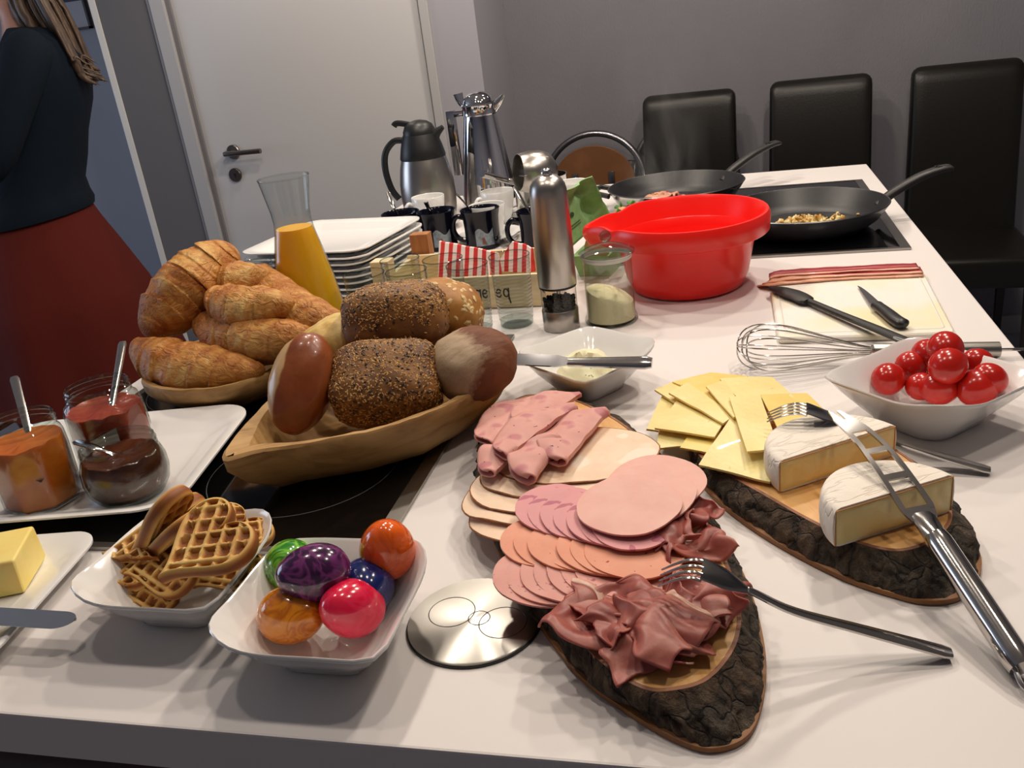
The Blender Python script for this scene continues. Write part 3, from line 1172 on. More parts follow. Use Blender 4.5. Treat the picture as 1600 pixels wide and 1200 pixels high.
def wood_bowl(label, rim_world, z_rim, rim_w, base_s, lean, group='carved wooden bread bowls', tilt=None):
    """rim_world: outer rim points (x, y, z); built around the first-to-opposite axis"""
    n = 80
    rim = spline(rim_world, n, True)
    n = len(rim)
    cen = sum(rim, Vector()) / n
    L0 = rim
    ax = (lean[1] - lean[0]).normalized()
    rz = math.atan2(ax.y, ax.x)
    t = thing('wooden_bowl', label, 'bowl', (cen.x, cen.y, T + 0.0035), rz, group)

    def off(d):
        out = []
        for i in range(n):
            tt = (rim[(i + 2) % n] - rim[(i - 2) % n])
            nn = Vector((tt.y, -tt.x, 0)).normalized()
            if nn.dot(rim[i] - cen) < 0:
                nn = -nn
            out.append(rim[i] - nn * d)
        return out

    def sc_(s, z, k=1.0):
        return [Vector((cen.x + (p.x - cen.x) * s, cen.y + (p.y - cen.y) * s, z if k == 1.0 else z)) for p in rim]
    zb = T + 0.004
    rw = [rim_w(i / n) if callable(rim_w) else rim_w for i in range(n)]

    def inn(mult, zfun):
        out = []
        o1 = off(1.0)
        for i in range(n):
            nn = (o1[i] - rim[i])
            p = rim[i] + nn * (rw[i] * mult)
            out.append(Vector((p.x, p.y, zfun(p, rim[i]))))
        return out
    lo = sc_(base_s, zb)
    m1 = sc_(base_s + (1 - base_s) * 0.35, zb + 0.006)
    m2 = sc_(base_s + (1 - base_s) * 0.75, zb + (z_rim - 0.004) * 0.40)
    m3 = [Vector((cen.x + (p.x - cen.x) * 0.985, cen.y + (p.y - cen.y) * 0.985, p.z - 0.016)) for p in rim]
    top0 = [Vector((p.x, p.y, p.z - 0.003)) for p in rim]
    i0 = inn(0.12, lambda p, r_: r_.z)
    i1 = inn(0.9, lambda p, r_: r_.z - 0.002)
    i2 = [Vector((p.x, p.y, p.z - 0.006)) for p in inn(1.0, lambda p, r_: r_.z)]
    c2 = sum(i2, Vector()) / n

    def shr(s, z):
        return [Vector((c2.x + (p.x - c2.x) * s, c2.y + (p.y - c2.y) * s, z)) for p in i2]
    i3 = shr(0.88, T + 0.030)
    i4 = shr(0.70, T + 0.016)
    i5 = shr(0.35, T + 0.013)
    loops = [sc_(base_s * 0.6, zb), lo, m1, m2, m3, top0, i0, i1, i2, i3, i4, i5]
    V, F = rings(loops)
    V2 = []
    for v in V:
        d = fbm(v, 22, 3)
        v = Vector(v)
        if v.z > zb + 0.001:
            rr = (v - cen)
            rr.z = 0
            v = v + rr.normalized() * (0.0025 * d) + Vector((0, 0, 0.0015 * fbm(v, 35, 2)))
        V2.append(v)
    mesh('carved_body', (V2, F), CARV, t, True, angle=38)
    return t


# bowl with the bread rolls
zr = 0.066
front = [(346, 716), (410, 703), (500, 689), (590, 670), (670, 646), (735, 615), (780, 585), (797, 562)]
back = [(782, 535), (720, 512), (640, 520), (560, 545), (480, 578), (420, 625), (372, 672)]
rimw = [P(px, py, zr) for px, py in front] + [P(px, py, zr) for px, py in back]


def bread_rim(q):
    # the left end has the broad flat lip
    d = min(abs(q - 0.0), abs(q - 1.0))
    return 0.013 + 0.020 * max(0, 1 - d / 0.10)


wood_bowl('carved wooden bowl of mixed bread rolls in the foreground', rimw, zr, bread_rim, 0.60, (P(346, 716, zr), P(797, 562, zr)))
zr2 = 0.050
front = [(221, 590), (245, 607), (310, 609), (380, 596), (440, 570), (485, 540)]
back = [(502, 530), (470, 516), (400, 516), (320, 528), (258, 556)]
rimw = [P(px, py, zr2) for px, py in front + back]
wood_bowl('carved wooden bowl of croissants behind the jam platter', rimw, zr2, 0.012, 0.62, (P(221, 590, zr2), P(485, 540, zr2)))

# ------------------------------------------------------------------ croissants
cr = NT('croissant_crust')
cr.set(rough=0.5, spec=0.4)
co = cr.coord((1, 1, 1))
n1 = cr.noise(26, 5, co=cr.coord((2.2, 1, 1)), dist=0.6)
n2 = cr.noise(9, 2, co=co)
f_ = cr.math('ADD', cr.math('MULTIPLY', n1, 0.65), cr.math('MULTIPLY', n2, 0.35))
cr.col(cr.ramp(f_, [(0.30, '80441a'), (0.44, 'ad6a2c'), (0.56, 'c68d46'), (0.70, 'dab873')]))
cr.bump(cr.noise(75, 5, co=cr.coord((0.8, 1.4, 1.4)), dist=1.2), 1.0, 0.005)
CROI = cr.m


def croissant_mesh(seed, bend=0.5, L=0.14, r0=0.031, segs=7):
    nu, nv = 130, 52

    def f(u, v):
        s = u * 2 - 1
        th = s * bend * 1.25
        rad = L / (2.5 * bend)
        cx, cy = rad * math.sin(th), -rad * (math.cos(th) - 1)
        env = max(0.0, 1 - abs(s) ** 2.3) ** 0.62
        # overlapping layers stepping down from the middle to the horns, wound at an angle
        a = 2 * PI * v
        wind = 0.30 * math.sin(a + 0.6 + seed)
        k = (abs(s) * (segs / 2.0)) + wind * (1 if s > 0 else -1) * 0.5
        fr = k - math.floor(k)
        ridge = 0.075 * (1 - fr) ** 1.2 - 0.03 + 0.03 * math.sin(seed * 5 + math.floor(k) * 2.2 + a)
        r = r0 * (env * (1 + ridge) + 0.10 * (1 - env))
        r *= 1 + 0.07 * fbm((s * 3 + seed, math.cos(a) * 1.2, math.sin(a) * 1.2), 1.0, 3) + 0.018 * fbm((s * 9 + seed, math.cos(a) * 4.5, math.sin(a) * 4.5), 1.0, 3)
        if abs(s) > 0.985:
            r *= 0.5
        nx, ny = math.sin(th), -math.cos(th)
        return (cx + nx * r * math.cos(a) * -1, cy - ny * r * math.cos(a) * -1 * 1.0, r * math.sin(a) * 0.92)
    V, F = grid(nu, nv, f, cv=True)
    V = [(x, y - 0.02, z) for x, y, z in V]
    F.append(tuple(range(nv)))
    F.append(tuple((nu - 1) * nv + j for j in reversed(range(nv))))
    return V, F


crs = [('large pale croissant sticking up at the top left of the basket', (228, 520, 0.090), (364, 388, 0.170), 0.26, 1.08, 1.42, -0.5),
       ('croissant lying along the front left rim of the wooden bowl', (212, 540, 0.075), (408, 578, 0.055), 0.22, 0.95, 1.10, 0.5),
       ('croissant in the middle of the basket, above the dark gap', (312, 498, 0.095), (492, 524, 0.090), 0.20, 0.95, 1.05, 0.5),
       ('croissant second from the top in the centre of the basket', (330, 462, 0.128), (462, 474, 0.124), 0.25, 0.95, 0.95, 0.3),
       ('croissant hanging over the right side beside the juice carafe', (404, 426, 0.130), (544, 520, 0.092), 0.30, 0.95, 1.02, 0.4),
       ('pale croissant at the very back beneath the carafe rim', (342, 432, 0.140), (426, 430, 0.140), 0.3, 0.9, 0.90, 0.2)]
for k, (lab_, a, b_, bend, s_, th_, roll) in enumerate(crs):
    pa, pb = P(*a), P(*b_)
    L_ = (pb - pa).length
    o = mesh('croissant', croissant_mesh(k * 1.7 + 0.3, bend, L_ * 1.04, 0.0335 * th_, 7), CROI, angle=80)
    set_matrix(o, axis_mat(pa, pb, roll=roll))
    tag(o, lab_, 'croissant', 'croissants in the wooden bowl')

# ------------------------------------------------------------------ bread rolls


def loaf_mesh(a, b_, c_, e=0.5, flat=0.0, amp=0.03, seed=0.0, nu=44, nv=26):
    def f(u, v):
        th = 2 * PI * u
        ph = PI * (v - 0.5)

        def sg(x, p):
            return math.copysign(abs(x) ** p, x)
        x = sg(math.cos(ph), e) * sg(math.cos(th), e)
        y = sg(math.cos(ph), e) * sg(math.sin(th), e)
        z = sg(math.sin(ph), 0.75)
        d = 1 + amp * fbm((x * 1.3 + seed, y * 1.3, z * 1.3), 1.6, 3)
        z2 = z * c_
        if z2 < -c_ * (1 - flat):
            z2 = -c_ * (1 - flat)
        return (x * a * d, y * b_ * d, z2 * d)
    V, F = grid(nu, nv, f, cu=True)
    return V, F


def seeds_on(VF, n, zmin, size=(0.0016, 0.0009, 0.0007), seed=1, up=None):
    """scatter small flattened seeds over the faces of a mesh"""
    V, F = VF
    r = random.Random(seed)
    Vs = [Vector(v) for v in V]
    fs, ws = [], []
    for f in F:
        if len(f) != 4:
            continue
        p = [Vs[i] for i in f]
        c_ = (p[0] + p[1] + p[2] + p[3]) / 4
        nn = (p[2] - p[0]).cross(p[3] - p[1])
        ar = nn.length
        if ar < 1e-10:
            continue
        nn.normalize()
        if nn.dot(c_) < 0:
            nn = -nn
        if zmin(c_, nn):
            fs.append((p, nn))
            ws.append(ar * zmin(c_, nn))
    outV, outF = [], []
    unit = [(1, 0, 0), (0.3, 0.8, 0), (-0.8, 0.45, 0), (-0.8, -0.45, 0), (0.3, -0.8, 0), (0, 0, 0.9)]
    for p, nn in r.choices(fs, ws, k=n):
        a, b_ = r.random(), r.random()
        c_ = p[0] * (1 - a) * (1 - b_) + p[1] * a * (1 - b_) + p[2] * a * b_ + p[3] * (1 - a) * b_
        ang = r.random() * 2 * PI
        t1 = nn.orthogonal().normalized()
        t2 = nn.cross(t1)
        t1, t2 = t1 * math.cos(ang) + t2 * math.sin(ang), t2 * math.cos(ang) - t1 * math.sin(ang)
        s_ = 0.75 + 0.6 * r.random()
        k = len(outV)
        for x, y, z in unit:
            outV.append(tuple(c_ + t1 * (x * size[0] * s_) + t2 * (y * size[1] * s_) + nn * (z * size[2] * s_ + 0.0001)))
        for i in range(5):
            outF.append((k + i, k + (i + 1) % 5, k + 5))
    return outV, outF


BRD = M('dark_crust', '5a3417', 0.6, col2='94652f', nscale=24, lo=0.35, hi=0.68, bump=0.6, bscale=45, bdist=0.003)
SEED1 = M('sesame_seed', 'd2a866', 0.5, col2='a8763a', nscale=200)
SEED2 = M('linseed', '3a2413', 0.45)


def seeded_roll(label, m_, seed, dens=1.0, abc=(0.058, 0.043, 0.036), tops=None):
    t = thing('seeded_roll', label, 'bread roll', m_.translation, m_.to_euler(), 'bread rolls in the wooden bowl')
    VF = loaf_mesh(*abc, e=0.55, flat=0.12, amp=0.05, seed=seed)
    mesh('crumb_body', VF, BRD, t, angle=80)
    zm = tops or (lambda c_, nn: 1.0 if c_.z > -0.012 else (0.12 if c_.z > -0.03 else 0))
    s1 = mesh('sesame_seeds', seeds_on(VF, int(1900 * dens), zm, seed=int(seed * 10) + 1), SEED1, t, smooth=False)
    s1['kind'] = 'stuff'
    s2 = mesh('linseeds', seeds_on(VF, int(330 * dens), zm, (0.0026, 0.0015, 0.0009), seed=int(seed * 10) + 2), SEED2, t, smooth=False)
    s2['kind'] = 'stuff'
    return t


m_ = axis_mat(P(536, 503, 0.125), P(702, 490, 0.125), roll=R_(-8))
seeded_roll('brown seeded roll on top of the bread pile', m_, 1.2, 1.1, (0.0605, 0.045, 0.040), lambda c_, nn: 1.0 if c_.z > 0.0 else (0.1 if c_.z > -0.02 else 0))
m_ = axis_mat(P(514, 606, 0.078), P(697, 590, 0.078), roll=R_(34))
seeded_roll('dark seeded roll in front centre of the bread bowl', m_, 2.9, 1.3, (0.061, 0.046, 0.040))

lt = NT('lye_roll_crust')
lt.set(rough=0.32, coat=0.25)
co = lt.coord()
xs = lt.xyz(co)
nn_ = lt.noise(30, 3, co=co)
f_ = lt.math('ADD', xs[1], lt.math('MULTIPLY', lt.math('SUBTRACT', nn_, 0.5), 0.012))
brn = lt.ramp(lt.noise(18, 4, co=co), [(0.3, '783a16'), (0.7, '98522a')])
lt.col(lt.mix(lt.ramp(lt.math('ADD', lt.math('MULTIPLY', f_, 30.0), 0.0), [(0.46, 0.0), (0.54, 1.0)]), brn, 'c8a372'))
lt.bump(lt.noise(80, 3, co=co), 0.2, 0.002)
pa, pb = P(455, 664, 0.052), P(488, 536, 0.128)
o = mesh('lye_roll', loaf_mesh(0.057, 0.034, 0.032, 1.0, 0.03, 0.03, 4.1), lt.m, angle=80)
set_matrix(o, axis_mat(pa, pb, up=(0.15, -1, 0.2)))
tag(o, 'smooth chestnut-brown lye roll with pale split at the left of the bread bowl', 'bread roll', 'bread rolls in the wooden bowl')

PALE = M('pale_crust', 'c9a45a', 0.6, col2='e0c682', nscale=25, bump=0.5, bscale=30, bdist=0.004)
o = mesh('pale_roll', loaf_mesh(0.045, 0.036, 0.032, 0.8, 0.1, 0.10, 6.6), PALE, angle=80)
set_matrix(o, axis_mat(P(492, 552, 0.092), P(566, 520, 0.105)))
tag(o, 'pale yellow bumpy roll wedged behind the lye roll', 'bread roll', 'bread rolls in the wooden bowl')

OATC = M('golden_oat_crust', '8a561f', 0.6, col2='b8823c', nscale=22, bump=0.4, bscale=40)
m_ = axis_mat(P(640, 478, 0.115), P(742, 500, 0.098))
t = thing('oat_roll', 'golden roll with oat flakes at the back right of the bread bowl', 'bread roll', m_.translation, m_.to_euler(), 'bread rolls in the wooden bowl')
VF = loaf_mesh(0.052, 0.042, 0.040, 0.85, 0.08, 0.05, 8.1)
mesh('crumb_body', VF, OATC, t, angle=80)
s1 = mesh('oat_flakes', seeds_on(VF, 130, lambda c_, nn: 1.0 if c_.z > -0.01 else 0.2, (0.0042, 0.0030, 0.0009), seed=5), M('oat_flake', 'd9bd86', 0.6), t, smooth=False)
s1['kind'] = 'stuff'

rt = NT('floured_rye_crust')
rt.set(rough=0.75)
co = rt.coord()
xs = rt.xyz(co)
f_ = rt.math('ADD', rt.math('MULTIPLY', xs[0], -14.0), rt.math('MULTIPLY', rt.noise(26, 6, rough=0.7, co=rt.coord((0.7, 1.6, 1))), 1.0))
f_ = rt.math('ADD', f_, rt.math('MULTIPLY', xs[2], 9.0))
brn = rt.ramp(rt.noise(20, 4, co=co), [(0.3, '5c301a'), (0.7, '7c4a2c')])
rt.col(rt.mix(rt.ramp(f_, [(0.78, 0.0), (0.98, 0.75)]), brn, 'b5a184'))
rt.bump(rt.noise(34, 5, co=rt.coord((0.6, 1.8, 1))), 0.7, 0.005)
o = mesh('rye_roll', loaf_mesh(0.048, 0.043, 0.037, 0.9, 0.08, 0.05, 9.3), rt.m, angle=80)
set_matrix(o, axis_mat(P(694, 590, 0.080), P(786, 548, 0.085), roll=R_(15)))
tag(o, 'flour-dusted cracked rye roll at the right end of the bread bowl', 'bread roll', 'bread rolls in the wooden bowl')
# ------------------------------------------------------------------ tree-slice boards
wf = NT('polished_wood_face')
wf.set(rough=0.32, coat=0.25)
co = wf.coord((3, 26, 3))
wf.col(wf.ramp(wf.noise(3.0, 5, co=co, dist=0.6), [(0.25, 'c68c4c'), (0.55, 'dfae6e'), (0.8, 'e6bc82')]))
WFACE = wf.m
bk_ = NT('tree_bark')
bk_.set(rough=0.8)
co = bk_.coord()
n1 = bk_.noise(110, 6, rough=0.7, co=bk_.coord((1, 1, 0.35)), dist=0.3)
n2 = bk_.noise(16, 3, co=co)
wp = bk_.n('VectorMath', operation='ADD')
nz_ = bk_.n('TexNoise')
nz_.inputs['Scale'].default_value = 30
bk_.l(co, nz_.inputs['Vector'])
sc2 = bk_.n('VectorMath', operation='SCALE')
sc2.inputs['Scale'].default_value = 0.045
bk_.l(nz_.outputs['Color'], sc2.inputs[0])
bk_.l(bk_.coord((1, 1, 0.6)), wp.inputs[0])
bk_.l(sc2.outputs[0], wp.inputs[1])
vo = bk_.n('TexVoronoi', feature='DISTANCE_TO_EDGE')
vo.inputs['Scale'].default_value = 40
bk_.l(wp.outputs[0], vo.inputs['Vector'])
crk = bk_.ramp(vo.outputs['Distance'], [(0.0, 0.2), (0.04, 0.75), (0.2, 1.0)])
plate = bk_.mix(bk_.ramp(n2, [(0.42, 0.0), (0.62, 0.7)]), bk_.ramp(n1, [(0.32, '2a241d'), (0.5, '4a4238'), (0.66, '746a5a')]), bk_.ramp(n1, [(0.35, '2c1d11'), (0.66, '6a4a2c')]))
bk_.col(bk_.mix(crk, '0d0a07', plate))
bk_.bump(bk_.math('ADD', bk_.math('MULTIPLY', crk, 0.6), bk_.math('MULTIPLY', n1, 1.3)), 1.0, 0.006)
BARK = bk_.m
CAMB = M('cambium_edge', '7a4a30', 0.6, col2='a06a48', nscale=40)
RIMW = M('sawn_base_wood', '9a6a3c', 0.6, col2='84552c', nscale=30)


def tree_board(label, bot, top, zt, seed):
    n = 300
    B = spline([P(x, y, 0.0) for x, y in bot], n, True)
    U = spline([P(x, y, zt) for x, y in top], n, True)
    n = min(len(B), len(U))
    B, U = B[:n], U[:n]
    cen = sum(U, Vector()) / n
    ax = B[0] - B[n // 2]
    t = thing('tree_slice_board', label, 'serving board', (cen.x, cen.y, T), math.atan2(ax.y, ax.x), 'tree-slice serving boards')

    def inset(L, d):
        out = []
        for i in range(n):
            tt = L[(i + 1) % n] - L[(i - 1) % n]
            nn = Vector((tt.y, -tt.x, 0)).normalized()
            if nn.dot(L[i] - cen) < 0:
                nn = -nn
            out.append(L[i] - nn * d)
        return out
    U2 = inset(U, 0.004)
    # core: sawn base plus the smooth top face
    zb = 0.005

    def at_z(L, z):
        return [Vector((p.x, p.y, T + z)) for p in L]
    base = [at_z(inset(B, 0.002), 0.0), at_z(B, 0.001), at_z(B, zb), at_z(inset(B, 0.003), zb + 0.0006)]
    mesh('sawn_base', rings(base), RIMW, t, True)
    top_l = [at_z(U2, zt - 0.004), at_z(U2, zt)]
    mesh('wood_face', rings(top_l), WFACE, t, True)
    mesh('cambium_ring', rings([at_z(U, zt - 0.0035), at_z(inset(U, 0.0012), zt + 0.0002), at_z(U2, zt + 0.0006), at_z(inset(U2, 0.0006), zt - 0.002)], False, False), CAMB, t, True)
    loops = []
    K = 16
    for k in range(K):
        f = k / (K - 1)
        L = []
        for i in range(n):
            p = B[i].lerp(U[i], f)
            p.z = T + zb + (zt - zb) * f
            bul = 0.004 * math.sin(PI * f)
            tt = B[(i + 1) % n] - B[(i - 1) % n]
            nn = Vector((tt.y, -tt.x, 0)).normalized()
            if nn.dot(p - cen) < 0:
                nn = -nn
            rough = 0.006 * fbm((p.x * 38 + seed, p.y * 38, p.z * 30), 1.0, 4) - 0.006 * max(0.0, 0.35 - abs(fbm((p.x * 60 + p.z * 25, p.y * 60, p.z * 22 + seed), 1.0, 3))) * 2.0
            w_ = math.sin(PI * min(1, 0.12 + f * 0.86))
            p = p + nn * (bul + rough * w_ - 0.001)
            L.append(p)
        loops.append(L)
    mesh('bark', rings(loops, False, False), BARK, t, True, angle=70)
    return t


ZB = 0.027
ham_bot = [(1120, 1178), (1175, 1150), (1197, 1070), (1190, 990), (1165, 910), (1125, 840), (1075, 770), (1020, 705), (960, 655), (880, 630), (812, 634), (768, 662), (748, 710), (752, 775), (774, 855), (812, 930), (850, 992), (905, 1062), (985, 1122), (1060, 1165)]
ham_top = [(1045, 1082), (1108, 1064), (1152, 1010), (1160, 950), (1142, 885), (1105, 812), (1058, 745), (1006, 686), (948, 645), (872, 616), (815, 620), (775, 645), (757, 690), (762, 750), (786, 822), (818, 890), (852, 945), (897, 997), (950, 1047), (1000, 1077)]
tree_board('oblong tree-slice board with bark rim carrying the cold cuts', ham_bot, ham_top, ZB, 1.0)
ch_bot = [(1450, 947), (1505, 937), (1533, 893), (1518, 845), (1480, 790), (1420, 735), (1340, 680), (1260, 645), (1180, 622), (1115, 630), (1080, 662), (1076, 708), (1088, 748), (1120, 787), (1170, 827), (1240, 870), (1320, 910), (1390, 934)]
ch_top = [(1415, 862), (1462, 845), (1490, 812), (1478, 772), (1435, 725), (1370, 682), (1300, 645), (1225, 618), (1160, 603), (1110, 612), (1083, 645), (1080, 690), (1096, 718), (1137, 743), (1184, 770), (1248, 807), (1312, 839), (1368, 858)]
tree_board('oblong tree-slice board with bark rim carrying the cheese', ch_bot, ch_top, ZB, 5.0)

# ------------------------------------------------------------------ cold cuts


def meat(name, base, blot=None, bscale=18, blo=0.58, bhi=0.62, speck=None, sscale=160, slo=0.70, shi=0.74, rough=0.55, var=None):
    t = NT(name)
    t.set(rough=rough, spec=0.3, sss=0.2, ssss=0.006)
    co = t.coord()
    c_ = base
    if var:
        c_ = t.ramp(t.noise(35, 4, co=co), [(0.35, base), (0.65, var)])
    if blot:
        c_ = t.mix(t.ramp(t.noise(bscale, 1, co=co), [(blo, 0.0), (bhi, 1.0)]), c_, blot)
    if speck:
        c_ = t.mix(t.ramp(t.noise(sscale, 1, co=co), [(slo, 0.0), (shi, 1.0)]), c_, speck)
    t.col(c_)
    t.bump(t.noise(150, 3, co=co), 0.15, 0.001)
    return t.m


HAMP = meat('peppered_ham', 'cf938a', 'c07c80', 34, 0.60, 0.66, '3c2a26', 190, 0.735, 0.75, var='d8a096')
TURK = meat('turkey_breast', 'edcbae', var='f1d5bc', blot='f3dfcb', bscale=24)
TEDGE = M('roasted_edge', '9c6330', 0.6, col2='7a4520', nscale=120)
PINK = meat('cooked_ham_sausage', 'e3aca0', var='e8b6aa')
MAUV = meat('ham_sausage_marbled', 'd9989a', 'b76a7c', 60, 0.57, 0.60)
ORNG = meat('paprika_sausage', 'e2967a', var='e6a186', speck='a3341c', sscale=150, slo=0.70, shi=0.73)
LYON = meat('pink_sausage', 'd8978d', var='dea49a', speck='b0636c', sscale=130, slo=0.68, shi=0.71)


def cold_cut(name, label, front, z, rx, ry, mat, group, tilt=0.0, yaw=0.0, seed=0.0, wave=0.0012, droop=None, th=0.0016, edge=None, pitch=0.0, cat='cold cut', shape=2.0):
    """one slice; front = pixel of its edge nearest the viewer"""
    c_ = P(front[0], front[1], z)
    c_ = c_ + Vector((0, ry * 0.98, 0))
    nr, na = 7, 44
    top, bot = [], []
    for k in range(nr + 1):
        rho = k / nr
        row, row2 = [], []
        for i in range(na):
            a = 2 * PI * i / na
            cs, sn = math.cos(a), math.sin(a)
            q_ = (abs(cs) ** shape + abs(sn) ** shape) ** (-1 / shape)
            wob = 1 + 0.025 * fbm((cs * 1.3 + seed, sn * 1.3, seed), 1.0, 2)
            x, y = rx * rho * cs * q_ * wob, ry * rho * sn * q_ * wob
            zz = wave * fbm((x * 22 + seed * 3.1, y * 22, seed), 1.0, 2) * (0.4 + rho)
            if droop:
                zz += droop(x, y)
            row.append((x, y, zz))
            row2.append((x, y, zz - th))
        top.append(row)
        bot.append(row2)
    loops = [bot[k] for k in range(1, nr + 1)] + [top[k] for k in range(nr, 0, -1)]
    V, F = rings(loops)
    if edge is not None:
        t = thing(name, label, cat, c_, (pitch, tilt, yaw), group)
        mesh('slice', (V, F), mat, t, angle=60)
        ol = [Vector((x, y, zz - th / 2)) for x, y, zz in top[nr]]
        ol.append(ol[0])
        mesh('roasted_edge', tube(ol, th * 0.62, 6, cap=False), edge, t)
        return t
    o = mesh(name, (V, F), mat, loc=c_, rot=(pitch, tilt, yaw), angle=60)
    tag(o, label, cat, group)
    return o


ORD = ['first', 'second', 'third', 'fourth', 'fifth', 'sixth', 'seventh']


def row(name, what, f0, f1, z, n, rx, ry, mat, group, tilt, bow=0.0):
    for k in range(n):
        q_ = k / (n - 1)
        fp = (f0[0] + (f1[0] - f0[0]) * q_, f0[1] + (f1[1] - f0[1]) * q_ + bow * math.sin(PI * q_))
        if k == 0:
            lb = f'leftmost slice of the {what} row'
        elif k == n - 1:
            lb = f'rightmost, fully visible slice of the {what} row'
        else:
            lb = f'{ORD[k]} slice from the left in the {what} row'
        cold_cut(name, lb, fp, z + 0.0004 * k, rx, ry, mat, group, tilt, seed=k * 2.3 + z * 100, pitch=R_(2.0))


# turkey slices hang over the left rim of the board


def dr(edge, k):
    return lambda x, y: -k * max(0.0, edge - x) ** 1.6


for k, (fp, z) in enumerate((((838, 848), 0.0300), ((836, 820), 0.0325), ((848, 800), 0.0350), ((866, 777), 0.0375), ((884, 753), 0.0400))):
    cold_cut('turkey_slice', ['lowest turkey slice, drooping off the left rim of the board', 'second lowest turkey breast slice with brown edge', 'middle turkey breast slice with brown roasted edge',
                              'turkey breast slice just under the topmost one', 'topmost and rearmost turkey breast slice, widely visible'][k],
             fp, z, 0.080 if k else 0.072, 0.056, TURK, 'turkey breast slices', R_(-1.5), yaw=R_(4), seed=k * 3.7, droop=dr(-0.048, [2.6, 1.3, 0.6, 0.3, 0.0][k]), edge=TEDGE, wave=0.0018)

row('pink_sausage_slice', 'plain pink sausage', (833, 943), (968, 930), 0.0335, 7, 0.0385, 0.036, LYON, 'pink sausage slices', R_(6.0))
row('paprika_sausage_slice', 'orange paprika sausage', (842, 882), (984, 900), 0.0390, 7, 0.0385, 0.034, ORNG, 'paprika sausage slices', R_(5.0))
row('marbled_sausage_slice', 'mauve marbled ham sausage', (852, 828), (980, 857), 0.0450, 7, 0.0320, 0.036, MAUV, 'marbled ham sausage slices', R_(5.0))
for k, (fp, z) in enumerate((((1020, 792), 0.0485), ((1002, 812), 0.0515), ((974, 831), 0.0545))):
    cold_cut('cooked_ham_slice', ['rearmost large plain pink slice at the right rim of the board', 'middle large plain pink slice beside the cured ham', 'foremost large plain pink slice lying over the marbled row'][k],
             fp, z, 0.041, 0.043, PINK, 'large plain pink slices', R_(3), yaw=R_(-25), seed=20 + k, shape=2.2, pitch=R_(2))


def folded_slice(label, A_, B_, seed, open_=0.003, puff=0.004, depth=1.0):
    """slice folded in half: A-B is the fold, the round half lies to the left of it"""
    A_, B_ = Vector(A_), Vector(B_)
    m_ = axis_mat(A_, B_)
    r_ = (B_ - A_).length / 2
    nu, nv = 30, 22

    def f(u, v):
        # v 0..1: lower flap edge -> fold -> upper flap edge
        x = r_ * (2 * u - 1) * 0.995
        dpt = math.sqrt(max(0.0, r_ * r_ - x * x)) * depth * (1.0 + 0.05 * fbm((x * 30, seed, v), 1.0, 2)) + 0.004
        w_ = (v - 0.5) * 2
        y = dpt * abs(w_) ** 0.9
        zz = open_ * math.copysign(min(1.0, abs(w_) * 6), w_) * 0.5 + (0.0012 if w_ > 0 else -0.0012)
        zz += (puff if w_ > 0 else 0) * math.sin(PI * min(1, abs(w_))) * (0.5 + 0.6 * fbm((x * 28 + seed, y * 18, 1.0), 1.0, 2))
        rip = 0.0035 * math.sin(x / r_ * 5 + seed) * abs(w_) ** 1.5
        if abs(w_) < 0.1:
            y -= 0.002 * (1 - abs(w_) / 0.1)
        return (x, y, zz + rip + 0.002 * fbm((x * 40, y * 40, seed), 1.0, 2))
    o = mesh('folded_ham_slice', grid(nu, nv, f), HAMP, angle=70)
    set_matrix(o, m_)
    sm = o.modifiers.new('thickness', 'SOLIDIFY')
    sm.thickness = 0.0014
    sm.offset = 0
    tag(o, label, 'cold cut', 'folded peppered ham slices')
    return o


folded_slice('folded peppered ham slice at the far left rear of the board', P(770, 697, 0.046), P(862, 622, 0.048), 0.4, depth=0.75)
folded_slice('folded peppered ham slice at the very back, its fold peeping out', P(822, 672, 0.050), P(908, 618, 0.048), 5.2, depth=0.8)
folded_slice('lower left folded peppered ham slice above the turkey', P(772, 742, 0.046), P(834, 688, 0.048), 2.1, depth=0.9)
folded_slice('rippled folded peppered ham slice between two others, front middle', P(836, 748, 0.050), P(880, 690, 0.052), 3.3, open_=0.005, depth=1.0)
folded_slice('large folded peppered ham slice on top of the ham pile', P(792, 716, 0.055), P(902, 636, 0.056), 1.3, depth=0.62)
folded_slice('folded peppered ham slice at the right of the ham pile', P(884, 724, 0.051), P(952, 646, 0.049), 4.2, open_=0.004, depth=0.8)

# cured ham in loose ruffles
pt = NT('cured_ham')
pt.set(rough=0.42, spec=0.4, sss=0.25, ssss=0.006)
co = pt.coord()
pt.col(pt.ramp(pt.noise(30, 4, co=co, dist=0.6), [(0.3, '843c38'), (0.5, 'a15a50'), (0.66, 'b27062'), (0.78, 'c99c8a')]))
pt.bump(pt.noise(90, 3, co=co), 0.3, 0.0015)
CURED = pt.m
FAT = M('cured_ham_fat', 'dcb8a4', 0.4, col2='c99a86', nscale=50, sss=0.3, ssss=0.006)


